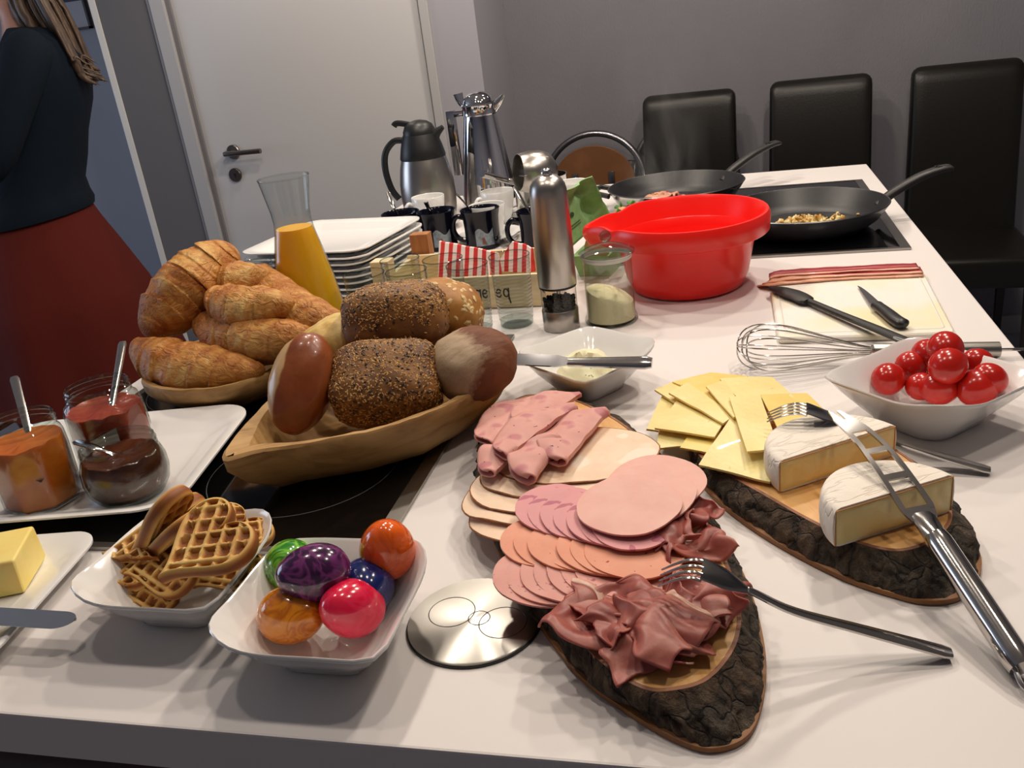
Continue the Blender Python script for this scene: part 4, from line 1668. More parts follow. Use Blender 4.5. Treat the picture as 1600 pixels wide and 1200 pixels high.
def ruffle(label, c_, yaw, L_, amp, wid, waves, seed, tilt=(0.0, 0.0)):
    """thin slice dropped in soft folds"""
    nu, nv = 56, 30
    t = thing('cured_ham_slice', label, 'cold cut', c_, (tilt[0], tilt[1], yaw), 'ruffled slices of cured ham')

    def f(u, v):
        s, q_ = u - 0.5, v - 0.5
        out = 1 + 0.16 * fbm((u * 3 + seed, v * 3, seed), 1.0, 2)
        ph = 2 * PI * waves * u + seed + 1.6 * q_
        x = L_ * s * out + 0.35 * amp * math.cos(ph + 1.0)
        y = wid * q_ * 1.25 * out + 0.55 * amp * math.cos(2 * ph + seed) * q_
        z = amp * (0.75 + 0.75 * math.sin(ph)) * (0.55 + 0.9 * abs(q_)) + 0.006 * math.cos(PI * q_)
        x += 0.011 * fbm((u * 1.6 + seed, v * 1.6, 4.0), 1.0, 2)
        y += 0.011 * fbm((u * 1.6, v * 1.6 + seed, 9.0), 1.0, 2)
        z += 0.008 * fbm((u * 2.0 + seed, v * 2.0 + seed, 2.0), 1.0, 2)
        return (x, y, max(0.0, z))
    V, F = grid(nu, nv, f)
    k_ = 3 if (seed % 2) < 1.2 else 1
    rim_ = [q_ for q_ in F if (q_[0] % nv) >= nv - 1 - k_]
    keep = [q_ for q_ in F if (q_[0] % nv) < nv - 1 - k_]
    a = mesh('lean_meat', (V, keep), CURED, t, angle=80)
    b_ = mesh('fat_edge', (V, rim_), FAT if (seed % 2) < 1.2 else CURED, t, angle=80)
    for o in (a, b_):
        sm = o.modifiers.new('thickness', 'SOLIDIFY')
        sm.thickness = 0.0012
        sm.offset = 0
    return t


zh = ZB + 0.001
ruf = [('cured ham fold at the far left of the front heap', (938, 1000, 0.004), -0.5, 0.080, 0.016, 0.046, 1.3, 0.4),
       ('cured ham fold behind the front heap, next to the pink row', (985, 965, 0.004), 0.2, 0.090, 0.016, 0.044, 1.4, 1.7),
       ('cured ham fold in the centre of the front heap', (1010, 1005, 0.012), -0.5, 0.085, 0.018, 0.050, 1.2, 2.9),
       ('long cured ham fold falling over the front bark', (985, 1028, 0.002), -0.9, 0.085, 0.014, 0.048, 1.2, 4.1),
       ('cured ham fold at the right of the front heap', (1068, 990, 0.008), 1.0, 0.085, 0.020, 0.052, 1.3, 5.6),
       ('cured ham fold directly under the fork', (1065, 955, 0.006), 0.15, 0.090, 0.014, 0.040, 1.4, 6.3),
       ('cured ham fold at the front right near the bare wood', (1030, 1022, 0.002), -0.2, 0.085, 0.016, 0.044, 1.3, 8.4),
       ('cured ham fold sticking out to the right below the fork neck', (1108, 940, 0.004), -0.25, 0.070, 0.008, 0.030, 1.1, 9.4),
       ('upper cured ham fold crowning the front heap', (1035, 990, 0.016), 0.7, 0.070, 0.016, 0.042, 1.2, 11.3),
       ('small cured ham curl on the right rim, rearmost', (1075, 815, 0.008), 0.9, 0.060, 0.015, 0.036, 1.3, 10.6),
       ('cured ham curl with white fat beside the plain pink slices', (1048, 838, 0.018), 0.3, 0.050, 0.012, 0.034, 1.2, 12.4),
       ('cured ham curl on the right rim above the fork head', (1080, 862, 0.004), 0.45, 0.065, 0.015, 0.040, 1.3, 13.1)]
for lab_, (px, py, dz), yaw, L_, am, wid_, wv_, sd in ruf:
    ruffle(lab_, P(px - (6 if py > 900 else 0), py - (20 if py > 975 else (8 if py > 900 else 0)), zh + dz * 0.45), yaw, L_ * 0.82, am * 0.50, wid_ * 0.84, wv_, sd)

# ------------------------------------------------------------------ forks


def fork(label, tips, head, neck, handle, group='dinner forks', wid=0.0125):
    """tips, head, neck: points along the fork's spine; handle: list of points to the end"""
    tips, head, neck = Vector(tips), Vector(head), Vector(neck)
    spine = spline([tips, tips.lerp(head, 0.55) + Vector((0, 0, 0.004)), head, neck] + [Vector(p) for p in handle], 60)
    t = thing('fork', label, 'fork', Vector(handle[-1]), group=group)
    d0 = (neck - tips).normalized()
    s_ = d0.cross(Vector((0, 0, 1))).normalized()
    # arc-length table
    ls = [0.0]
    for a, b_ in zip(spine[:-1], spine[1:]):
        ls.append(ls[-1] + (b_ - a).length)

    def at_l(l):
        l = min(max(l, 0), ls[-1])
        k = min(int(np.searchsorted(ls, l)), len(ls) - 1)
        k = max(k, 1)
        f_ = (l - ls[k - 1]) / max(1e-9, ls[k] - ls[k - 1])
        return spine[k - 1].lerp(spine[k], f_)
    lt_ = (head - tips).length
    ln = lt_ + (neck - head).length
    L_ = ls[-1]
    # tines
    for k in range(4):
        o_ = (k - 1.5) / 1.5
        pts = [at_l(lt_ * q_) + s_ * (o_ * (wid - 0.0018) * (0.90 + 0.10 * q_)) + Vector((0, 0, -0.0012 * (1 - o_ * o_) * 0)) for q_ in np.linspace(0, 1.02, 10)]
        mesh('tine', tube(pts, lambda q_: 0.0007 + 0.0011 * min(1, q_ * 2.2), 8, ry=lambda q_: 0.0006 + 0.0008 * q_), STEEL, t, True)
    loops = []
    for q_ in np.linspace(0, 1, 12):
        c_ = at_l(lt_ + (ln - lt_) * q_)
        w_ = wid * (1 - 0.06 * q_) if q_ < 0.45 else wid * (0.97 - 0.72 * ((q_ - 0.45) / 0.55) ** 1.1)
        L2 = []
        for i in range(14):
            a = 2 * PI * i / 14
            cs = math.cos(a)
            L2.append(c_ + s_ * (w_ * cs) + Vector((0, 0, 0.0009 * math.sin(a) + 0.0018 * cs * cs * (1 - q_))))
        loops.append(L2)
    mesh('head', rings(loops), STEEL, t, True)
    pts = [at_l(ln - 0.002 + (L_ - ln + 0.002) * q_) for q_ in np.linspace(0, 1, 26)]
    mesh('handle', tube(pts, lambda q_: 0.0030 + 0.0035 * q_ ** 0.8 if q_ < 0.97 else 0.0050, 12, ry=lambda q_: 0.0019 + 0.0004 * q_, sq=0.75), STEEL, t, True)
    return t


fork('dinner fork with its tines in the cured ham', P(1031, 903, 0.062), P(1100, 893, 0.072), P(1176, 925, 0.056), [P(1240, 955, 0.040), P(1350, 985, 0.022), P(1486, 1021, 0.004)])
fork('dinner fork behind the soft cheese, tines on the cheese slices', P(1199, 652, 0.062), P(1262, 641, 0.070), P(1325, 664, 0.056), [P(1390, 688, 0.035), P(1460, 710, 0.016), P(1547, 735, 0.004)])

# ------------------------------------------------------------------ sliced cheese
ch = NT('sliced_cheese')
ch.set(rough=0.38, coat=0.1, sss=0.25, ssss=0.008)
co = ch.coord()
eye = ch.ramp(ch.noise(85, 1, co=co), [(0.72, 0.0), (0.76, 1.0)])
ch.col(ch.mix(ch.math('MULTIPLY', eye, 0.35), ch.ramp(ch.noise(12, 2, co=co), [(0.3, 'ecd489'), (0.7, 'f1dd98')]), 'c9ab58'))
bmix = ch.math('SUBTRACT', ch.noise(120, 3, co=co), ch.math('MULTIPLY', eye, 1.5))
ch.bump(bmix, 0.3, 0.0015)
CHEESE = ch.m
CHEESE2 = M('deep_yellow_cheese', 'e8c766', 0.4, col2='efd27a', nscale=14, sss=0.25, ssss=0.008, bump=0.15, bscale=110)


def zz(x, y):
    return 980 + x / 5.3333, 560 + y / 5.3333


def cheese_slice(label, quad, zs, mat, seed, th=0.0021):
    if isinstance(zs, (int, float)):
        zs = [zs] * 4
    c4 = [P(*zz(x, y), z) for (x, y), z in zip(quad, zs)]
    cen = sum(c4, Vector()) / 4
    n = 12

    def f(u, v, dz):
        p = c4[0] * (1 - u) * (1 - v) + c4[1] * u * (1 - v) + c4[2] * u * v + c4[3] * (1 - u) * v
        w_ = 0.0016 * fbm((p.x * 18 + seed, p.y * 18, seed), 1.0, 2)
        return p + Vector((0, 0, w_ + dz)) - cen
    a = grid(n, n, lambda u, v: f(u, v, 0))
    b_ = grid(n, n, lambda u, v: f(u, v, -th))
    V = a[0] + b_[0]
    k = n * n
    F = list(a[1]) + [tuple(i + k for i in reversed(q_)) for q_ in b_[1]]
    edge = [i * n for i in range(n)] + [(n - 1) * n + j for j in range(1, n)] + [i * n + n - 1 for i in range(n - 2, -1, -1)] + [j for j in range(n - 2, 0, -1)]
    m_ = len(edge)
    for i in range(m_):
        p, q_ = edge[i], edge[(i + 1) % m_]
        F.append((p, p + k, q_ + k, q_))
    o = mesh('cheese_slice', (V, F), mat, loc=cen, angle=40)
    bm = bmesh.new()
    bm.from_mesh(o.data)
    bmesh.ops.recalc_face_normals(bm, faces=bm.faces)
    bm.to_mesh(o.data)
    bm.free()
    tag(o, label, 'cheese slice', 'cheese slices fanned on the board')
    return o


cs_ = [('pale cheese slice drooping lowest at the front left of the fan', [(240, 745), (265, 590), (580, 590), (560, 720)], [0.026, 0.031, 0.031, 0.029], CHEESE),
       ('pale cheese slice hanging off the left end of the fan', [(160, 590), (290, 305), (480, 360), (380, 620)], [0.027, 0.032, 0.033, 0.031], CHEESE),
       ('deeper yellow cheese slice with one big eye at the front', [(440, 745), (560, 560), (800, 600), (760, 800)], [0.0315, 0.033, 0.033, 0.0305], CHEESE2),
       ('cheese slice at the far left rear corner of the fan', [(228, 265), (400, 185), (620, 330), (470, 420)], 0.0350, CHEESE),
       ('rear cheese slice along the top edge of the fan', [(375, 190), (700, 118), (1010, 150), (700, 330)], 0.0370, CHEESE2),
       ('broad left cheese slice pointing to the lower left', [(230, 575), (430, 325), (815, 520), (728, 658)], [0.0370, 0.0385, 0.0385, 0.0375], CHEESE),
       ('deep yellow cheese slice near the middle rear', [(455, 215), (690, 125), (900, 330), (700, 380)], 0.0405, CHEESE2),
       ('narrow cheese slice running from left rear to the centre', [(345, 288), (500, 205), (900, 470), (800, 535)], 0.0425, CHEESE),
       ('cheese slice with small holes at the right rear', [(770, 165), (1210, 150), (1400, 330), (920, 330)], 0.0430, CHEESE),
       ('rearmost right cheese slice dropping toward the fork', [(1110, 295), (1500, 290), (1720, 500), (1280, 640)], [0.0445, 0.0425, 0.040, 0.044], CHEESE2),
       ('cheese slice half hidden under the central rectangle', [(655, 235), (810, 180), (1000, 470), (885, 490)], 0.0465, CHEESE),
       ('large front cheese slice overlapping the bark edge', [(595, 885), (865, 488), (1260, 640), (1190, 1025)], [0.0335, 0.043, 0.043, 0.0335], CHEESE),
       ('rectangular cheese slice on top in the centre of the fan', [(850, 325), (1112, 312), (1262, 742), (1000, 775)], [0.0495, 0.0495, 0.047, 0.047], CHEESE)]
for k, (lab_, q_, z, mt) in enumerate(cs_):
    cheese_slice(lab_, q_, z, mt, k * 1.9)

# ------------------------------------------------------------------ soft cheese halves
rd = NT('white_mould_rind')
rd.set(rough=0.8)
co = rd.coord()
crk = rd.ramp(rd.noise(16, 2, co=rd.coord((1, 4, 1)), dist=1.0), [(0.47, 0.0), (0.50, 1.0), (0.53, 0.0)])
rd.col(rd.mix(rd.math('MULTIPLY', crk, 0.25), rd.ramp(rd.noise(40, 4, co=co), [(0.3, 'e6ddcf'), (0.7, 'eee7dc')]), 'b9a88e'))
rd.bump(rd.math('SUBTRACT', rd.noise(70, 4, co=co), crk), 0.4, 0.002)
RIND = rd.m
PASTE = M('cheese_paste', 'ead391', 0.42, col2='f0dea6', nscale=18, sss=0.35, ssss=0.01, bump=0.5, bscale=28, bdist=0.004)
RINDE = M('orange_rind_edge', 'd19a5e', 0.6)


def half_cheese(label, A_, B_, h, seed):
    A_, B_ = Vector(A_), Vector(B_)
    m_ = axis_mat(A_, B_)
    r_ = (B_ - A_).length / 2
    t = thing('soft_cheese_half', label, 'cheese', m_.translation, m_.to_euler(), 'halves of white-rind soft cheese')
    n = 40

    def loop(ins, z, y0):
        L = []
        for i in range(n + 1):
            a = PI * i / n
            rr = (r_ - ins) * (1 + 0.008 * fbm((math.cos(a) * 2 + seed, math.sin(a) * 2, z * 40), 1.0, 2))
            L.append((rr * math.cos(a), max(y0, rr * math.sin(a)), z))
        for i in range(1, 8):
            x = -(r_ - ins) + 2 * (r_ - ins) * i / 8
            L.append((x, y0, z))
        return L
    prof = [(0.006, 0.0), (0.0015, 0.0015), (0.0, 0.006), (-0.0008, h * 0.5), (0.0, h - 0.006), (0.0018, h - 0.0016), (0.006, h)]
    L = [loop(i_, z, 0.0012) for i_, z in prof]
    V, F = rings(L)
    # top face as a fine fan so that the rind can be uneven
    mesh('rind', (V, F), RIND, t, angle=50)

    def pf(u, v):
        x = (2 * u - 1) * (r_ - 0.0022)
        z = 0.0018 + (h - 0.0036) * v
        bulge = 0.0022 * math.sin(PI * u) * math.sin(PI * v) + 0.0018 * fbm((x * 50 + seed, z * 60, 2.0), 1.0, 3)
        e_ = min(1, min(u, 1 - u) * 20) * min(1, min(v, 1 - v) * 8)
        return (x, 0.0010 - (0.0006 + abs(bulge)) * e_, z)
    V, F = grid(40, 16, pf)
    mesh('cut_paste', (V, F), PASTE, t, angle=70)
    ed = [(x, 0.0008, z) for x, z in ((-(r_ - 0.0018), 0.002), (-(r_ - 0.0018), h - 0.0022), (r_ - 0.0018, h - 0.0022), (r_ - 0.0018, 0.002))]
    mesh('rind_edge', tube(spline(ed, 24) if False else ed, 0.0007, 6), RINDE, t)
    # scored press marks on the top
    return t


half_cheese('front half of white-rind soft cheese beneath the cheese knife', P(1303, 858, 0.0275), P(1489, 800, 0.0275), 0.0345, 1.1)
half_cheese('rear half of white-rind soft cheese next to the cheese slices', P(1217, 772, 0.0275), P(1400, 712, 0.0275), 0.0315, 2.7)

# ------------------------------------------------------------------ cheese knife
E_, Hf, Bl, Tp = P(1598, 1044, 0.011), P(1462, 838, 0.046), P(1445, 812, 0.050), P(1312, 640, 0.088)
t = thing('cheese_knife', 'pierced steel cheese knife with fork tip and round handle resting on the soft cheese', 'knife', E_)
pth = [E_.lerp(Hf, q_) for q_ in np.linspace(0, 1, 20)]
mesh('handle', tube(pth, lambda q_: 0.0095 if 0.02 < q_ < 0.98 else 0.0085, 24), STEEL, t, True)
lp = E_ + (E_ - Hf).normalized() * 0.012
dv = (E_ - Hf).normalized()
sv = dv.cross(Vector((0, 0, 1))).normalized()
lpts = [E_ + sv * 0.005, E_ + dv * 0.012 + sv * 0.007, E_ + dv * 0.022, E_ + dv * 0.012 - sv * 0.007, E_ - sv * 0.005]
mesh('hanging_loop', tube(spline(lpts, 20), 0.0016, 8), STEEL, t, True)
# blade: rails, cross bars and the two-pronged tip, laid along a gently bent strip
bx = (Tp - Bl)
BL = bx.length
bx.normalize()
by = Vector((0, 0, 1)).cross(bx).normalized()
bz = bx.cross(by)


def bp(s, w_):
    """s along the blade 0..1, w_ across in metres (+ = left of travel)"""
    return Bl + bx * (BL * s) + by * (w_ + 0.010 * max(0, s - 0.55) ** 2 * 4) + bz * (0.006 * math.sin(PI * s))


def strip(pts, th=0.0018):
    """pts: list of (s, w0, w1)"""
    loops = []
    for s, w0, w1 in pts:
        a, b_ = bp(s, w0), bp(s, w1)
        loops.append([a + bz * th / 2, b_ + bz * th / 2, b_ - bz * th / 2, a - bz * th / 2])
    return rings(loops)


def halfw(s):
    return interp([(0, 0.010), (0.08, 0.0135), (0.5, 0.0125), (0.8, 0.010), (1, 0.006)], s)


ss = np.linspace(0.06, 0.78, 22)
blade0 = tube([Hf - (Hf - E_).normalized() * 0.004, Hf, Bl, bp(0.05, 0)], lambda q: 0.0085 + 0.001 * q, 12, ry=lambda q: 0.0075 - 0.0065 * q)
blade = [strip([(s, halfw(s) - 0.0042, halfw(s)) for s in ss]), strip([(s, -halfw(s), -halfw(s) + 0.0042) for s in ss])]
for s0, s1 in ((0.0, 0.09), (0.30, 0.345), (0.53, 0.57), (0.74, 0.80)):
    blade.append(strip([(s, -halfw(s) + (0.004 if s0 > 0 else 0), halfw(s) - (0.004 if s0 > 0 else 0)) for s in np.linspace(s0, s1, 4)]))
blade.append(strip([(s, -halfw(s), halfw(s)) for s in np.linspace(0.76, 0.88, 5)]))
blade.append(strip([(s, 0.0012 + 0.004 * (s - 0.86), halfw(s) * (1 - 0.6 * max(0, (s - 0.9) / 0.1))) for s in np.linspace(0.87, 1.0, 6)]))
blade.append(strip([(s, -halfw(s), -0.0012 - 0.022 * (s - 0.86)) for s in np.linspace(0.87, 0.985, 6)]))
mesh('pierced_blade', join(blade0, *blade), STEEL, t, True, angle=25)

# ------------------------------------------------------------------ steel disc
dm = NT('radial_brushed_steel')
dm.set(rough=0.34, metal=1.0, aniso=0.92)
dm.b.inputs['Anisotropic Rotation'].default_value = 0.25
dm.col('c2bfb8')
tg = dm.n('Tangent', direction_type='RADIAL', axis='Z')
dm.l(tg.outputs[0], dm.b.inputs['Tangent'])
dc = P(742, 972, 0.0)
t = thing('steel_disc', 'round brushed steel socket cover lying in the worktop beside the cold cuts', 'disc', (dc.x, dc.y, T))
DR = 0.0525
mesh('plate', lathe([(0, 0.0), (DR - 0.002, 0.0), (DR, 0.001), (DR, 0.0034), (DR - 0.001, 0.0042), (0, 0.0042)], 96), dm.m, t)
mesh('rubber_seal', lathe([(DR - 0.001, 0.0002), (DR + 0.0012, 0.0002), (DR + 0.0012, 0.0016), (DR - 0.001, 0.0018)], 64), BLACKP, t)
for x, y, r_ in ((-0.020, 0.006, 0.0185), (0.004, 0.000, 0.0085), (0.024, -0.004, 0.0185)):
    mesh('engraved_ring', xf(lathe([(r_ - 0.0004, 0.0042), (r_, 0.0046), (r_ + 0.0004, 0.0042)], 48), t=(x, y, 0)), M('engraved_line', '5c5955', 0.4, metal=1.0), t)
# ------------------------------------------------------------------ tomatoes
square_bowl('square_bowl', 'square white bowl of cherry tomatoes at the right edge', (0.190, 0.878, T), 0.152, 0.052, R_(42), GB)
TOM = NT('tomato_skin')
TOM.set(rough=0.2, sss=0.1, ssss=0.008)
TOM.col(TOM.ramp(TOM.noise(14, 2, co=TOM.coord()), [(0.3, 'a81812'), (0.7, 'c4241a')]))
TOM = TOM.m
tms = [('tomato lying at the front of the bowl, nearest the viewer', (1468, 606), 0.034, 0.0178, 0.3), ('largest tomato at the front right of the bowl', (1527, 606), 0.036, 0.0192, 0.8),
       ('small tomato between the front one and the left one', (1440, 604), 0.030, 0.0148, 0.1), ('tomato at the left end of the bowl', (1388, 592), 0.036, 0.0172, 1.2),
       ('tomato second from left in the rear row', (1423, 571), 0.036, 0.0160, 0.5), ('tomato on top in the centre of the pile', (1481, 572), 0.058, 0.0185, 0.9),
       ('highest oval tomato at the back of the pile', (1477, 545), 0.064, 0.0180, 1.5), ('small tomato at the back right of the bowl', (1526, 566), 0.042, 0.0150, 0.2),
       ('tomato at the back left, behind the central one', (1450, 553), 0.046, 0.0165, 2.0), ('tomato half hidden behind the large right one', (1546, 592), 0.044, 0.0160, 2.4)]
TV, TF = ellipsoid(1, 0.92, 0.9, 30, 18, lambda v: -0.10 * math.exp(-((1 - v.x) / 0.05) ** 2))
for lab_, (px, py), z, r_, yaw in tms:
    o = mesh('tomato', ([(x * r_ * 1.1, y * r_ * 1.08, zz_ * r_ * 1.08) for x, y, zz_ in TV], TF), TOM, loc=P(px, py, z), rot=(0.2, -0.15 + 0.2 * math.sin(yaw * 7), yaw), angle=80)
    tag(o, lab_, 'tomato', 'tomatoes in the square bowl')

# ------------------------------------------------------------------ herb cream cheese
square_bowl('square_bowl', 'square white bowl with herb cream cheese', (-0.173, 0.985, T), 0.142, 0.047, R_(-38), GB)
hc = NT('herb_cream_cheese')
hc.set(rough=0.5, sss=0.2, ssss=0.01)
co = hc.coord()
hc.col(hc.mix(hc.ramp(hc.noise(170, 1, co=co), [(0.70, 0.0), (0.73, 0.8)]), 'e6e2bd', '6e7b4a'))
hc.bump(hc.noise(40, 4, co=co), 0.5, 0.003)
c0 = P(898, 552, 0.026)


def blob(u, v):
    a, b_ = 2 * PI * u, PI * v
    d = 1 + 0.22 * fbm((math.cos(a) * math.sin(b_) * 1.4, math.sin(a) * math.sin(b_) * 1.4, math.cos(b_) * 1.4 + 3), 1.0, 3)
    z = 0.019 * math.cos(b_) * d
    x, y = 0.032 * math.cos(a) * math.sin(b_) * d, 0.030 * math.sin(a) * math.sin(b_) * d
    return (x, y - 0.006, max(-0.016, z) + (0.004 if y > 0 else -0.003))


o = mesh('herb_cream_cheese', grid(40, 22, blob, cu=True), hc.m, loc=(-0.176, 0.985, T + 0.0255), angle=80)
tag(o, 'mound of white cream cheese with green herb flecks in the bowl', 'cream cheese')
table_knife('table knife lying across the cream cheese bowl', P(795, 562, 0.058), P(888, 566, 0.058), P(1019, 567, 0.058), 'table knives', 0.017, up=(0, -0.5, 0.85))

# ------------------------------------------------------------------ electric mill and sugar jar
c_ = base_at(879, 521, 0.027)
t = thing('pepper_mill', 'tall brushed steel pepper mill with clear window and black peppercorns', 'pepper mill', c_)
mesh('base', lathe([(0, 0), (0.0262, 0), (0.0268, 0.001), (0.0270, 0.030), (0.0262, 0.031), (0, 0.031)], 48), BRUSH, t)
mesh('window', lathe([(0.0262, 0.031), (0.0262, 0.066)], 48), thin_glass('clear_plastic', 'f2f0ee'), t)
mesh('drive_shaft', lathe([(0, 0.031), (0.003, 0.031), (0.003, 0.068), (0, 0.068)], 10), STEEL, t)
pc = []
rr = random.Random(4)
for k in range(420):
    a, r_ = rr.random() * 2 * PI, 0.0225 * math.sqrt(rr.random())
    pc.append(xf(ellipsoid(0.0026, 0.0026, 0.0025, 7, 5), t=(r_ * math.cos(a), r_ * math.sin(a), 0.034 + 0.0125 * rr.random() ** 0.8)))
o = mesh('peppercorns', join(*pc), M('black_peppercorn', '1a1613', 0.7), t)
o['kind'] = 'stuff'
mesh('black_gasket', lathe([(0.0262, 0.064), (0.0274, 0.064), (0.0274, 0.0675), (0.0262, 0.0675)], 48), BLACKP, t)
mesh('upper_body', lathe([(0, 0.0672), (0.0276, 0.0672), (0.0280, 0.068), (0.0278, 0.14), (0.0268, 0.195), (0.0262, 0.203), (0.0245, 0.211), (0.0205, 0.218), (0.0140, 0.223), (0.0070, 0.225), (0, 0.225)], 56), BRUSH, t)
mesh('push_button', lathe([(0, 0.224), (0.0075, 0.224), (0.0082, 0.227), (0.0070, 0.231), (0.0045, 0.2335), (0, 0.234)], 24), CHROME, t)

c_ = base_at(957, 514, 0.038)
t = thing('sugar_jar', 'lidded glass jar half full of pale sugar beside the red bowl', 'jar', c_)
SG = thin_glass('sugar_jar_glass', 'f1f4f2', 1.75)
mesh('glass_body', lathe([(0, 0.0), (0.037, 0.0), (0.0395, 0.003), (0.0385, 0.008), (0.0355, 0.016), (0.0352, 0.080), (0.0355, 0.098), (0.0375, 0.101)], 48), SG, t)
sg = NT('pale_sugar')
sg.set(rough=0.9)
sg.col('ebe1b6')
sg.bump(sg.noise(400, 2, co=sg.coord()), 0.5, 0.001)
V, F = lathe([(0, 0.004), (0.0345, 0.005), (0.0345, 0.016), (0.0338, 0.030), (0.0336, 0.0445), (0.028, 0.0485), (0.015, 0.0530), (0, 0.0550)], 40)
V = [(x, y, z + (-0.35 * (x + 0.01) if z > 0.04 else 0)) for x, y, z in V]
mesh('sugar', (V, F), sg.m, t, angle=60)
lid = mesh('glass_lid', lathe([(0.034, 0.094), (0.0345, 0.1025), (0.0400, 0.1030), (0.0405, 0.1055), (0.034, 0.1090), (0.022, 0.1140), (0.012, 0.1165), (0.006, 0.1180), (0.005, 0.1200), (0, 0.1205)], 48), SG, t)
mesh('ball_knob', xf(ellipsoid(0.0088, 0.0088, 0.0088, 20, 12), t=(0, 0, 0.1275)), thin_glass('knob_glass', 'd8dcd9', 1.9), lid)
mesh('sealing_ring', lathe([(0.0352, 0.0945), (0.0358, 0.0965), (0.0358, 0.1005), (0.0352, 0.1015)], 48), M('clear_seal', 'e8e4dc', 0.4), t)

# ------------------------------------------------------------------ red mixing bowl
RED = M('red_plastic', 'f01e14', 0.3)
cb = Vector((-0.070, 1.392, T))
t = thing('mixing_bowl', 'bright red plastic mixing bowl with pouring spout', 'mixing bowl', cb)
nb = 96


def bowl_loop(r_, z, spout=0.0, rise=0.0):
    L = []
    for i in range(nb):
        a = 2 * PI * i / nb
        d = ((a - PI * 1.0 + PI) % (2 * PI)) - PI      # angle from the left side
        lip = math.exp(-(d / 0.26) ** 2)
        hol = math.exp(-((abs(d) - 0.52) / 0.16) ** 2)
        rr = r_ * (1 + spout * (0.26 * lip))
        zz_ = z - spout * (0.012 * lip + 0.006 * hol) + rise * 0.0
        L.append((rr * math.cos(a), rr * math.sin(a) * 1.04, zz_))
    return L


ZR = 0.118
outer = [bowl_loop(0.030, 0.0), bowl_loop(0.078, 0.0), bowl_loop(0.088, 0.004), bowl_loop(0.096, 0.022), bowl_loop(0.105, 0.070), bowl_loop(0.109, 0.084), bowl_loop(0.1105, 0.086),
         bowl_loop(0.127, 0.0865, 0.6), bowl_loop(0.1285, 0.088, 0.8), bowl_loop(0.1300, 0.104, 1.0), bowl_loop(0.1295, ZR - 0.005, 1.0), bowl_loop(0.1270, ZR, 1.0), bowl_loop(0.1225, ZR, 1.0),
         bowl_loop(0.1195, ZR - 0.005, 1.0), bowl_loop(0.1150, 0.095, 0.75), bowl_loop(0.1080, 0.080, 0.25), bowl_loop(0.1020, 0.060), bowl_loop(0.092, 0.022), bowl_loop(0.080, 0.006), bowl_loop(0.030, 0.004)]
mesh('bowl_shell', rings(outer), RED, t, angle=50)
mesh('foot_ring', lathe([(0.070, -0.0005), (0.079, -0.0005), (0.080, 0.003), (0.072, 0.004)], 64), RED, t)

# ------------------------------------------------------------------ frying pans
NONST = M('nonstick_coating', '0f1013', 0.42, col2='15161a', nscale=90, bump=0.05, bscale=300)
PANEX = M('pan_enamel_grey', '3c3d42', 0.3)
HAND = M('pan_handle_bakelite', '262524', 0.45)


def pan(label, c_, R0, h, hdir, hend_z, hl, ext, group='frying pans'):
    t = thing('frying_pan', label, 'frying pan', c_, 0, group)
    mesh('outer_wall', lathe([(0, 0), (R0 * 0.70, 0), (R0 * 0.74, 0.002), (R0 * 0.88, h * 0.40), (R0 * 0.985, h * 0.9), (R0 * 1.0, h), (R0 * 0.985, h + 0.0005)], 72), ext, t)
    mesh('inner_coating', lathe([(R0 * 0.998, h), (R0 * 0.985, h + 0.0012), (R0 * 0.968, h - 0.001), (R0 * 0.86, h * 0.42), (R0 * 0.74, 0.0055), (R0 * 0.70, 0.0045), (0, 0.0040)], 72), NONST, t)
    mesh('rim_edge', lathe([(R0 * 0.999, h - 0.0012), (R0 * 1.006, h), (R0 * 0.998, h + 0.0014), (R0 * 0.985, h + 0.0008)], 72), M('pan_rim_metal', '7a7a7d', 0.35, metal=1.0), t)
    d = Vector((math.cos(hdir), math.sin(hdir), 0))
    p0 = d * (R0 * 0.93) + Vector((0, 0, h * 0.55))
    p1 = d * (R0 * 1.08) + Vector((0, 0, h * 0.95))
    p2 = d * (R0 + hl * 0.5) + Vector((0, 0, h * 0.45 + hend_z * 0.6))
    p3 = d * (R0 + hl * 0.85) + Vector((0, 0, hend_z))
    p4 = d * (R0 + hl) + Vector((0, 0, hend_z))
    hd = mesh('handle', tube(spline([p0, p1, p2, p3, p4], 28), lambda q: interp([(0, 0.009), (0.2, 0.010), (0.5, 0.0115), (0.9, 0.014), (0.97, 0.012), (1, 0.006)], q), 16,
                             ry=lambda q: interp([(0, 0.008), (0.5, 0.0075), (0.9, 0.0055), (1, 0.003)], q), sq=0.8), HAND, t)
    s_ = d.cross(Vector((0, 0, 1)))
    e0 = p3.lerp(p4, -0.5)
    e1 = p3.lerp(p4, 0.55)
    loop = [e0 + s_ * 0.004, e1 + s_ * 0.005, e1 + (e1 - e0).normalized() * 0.004, e1 - s_ * 0.005, e0 - s_ * 0.004]
    mesh('hanging_hole', tube(spline([p + Vector((0, 0, 0.0052)) for p in loop], 24, True), 0.0016, 6), M('handle_hole_dark', '0b0b0b', 0.6), hd)
    return t


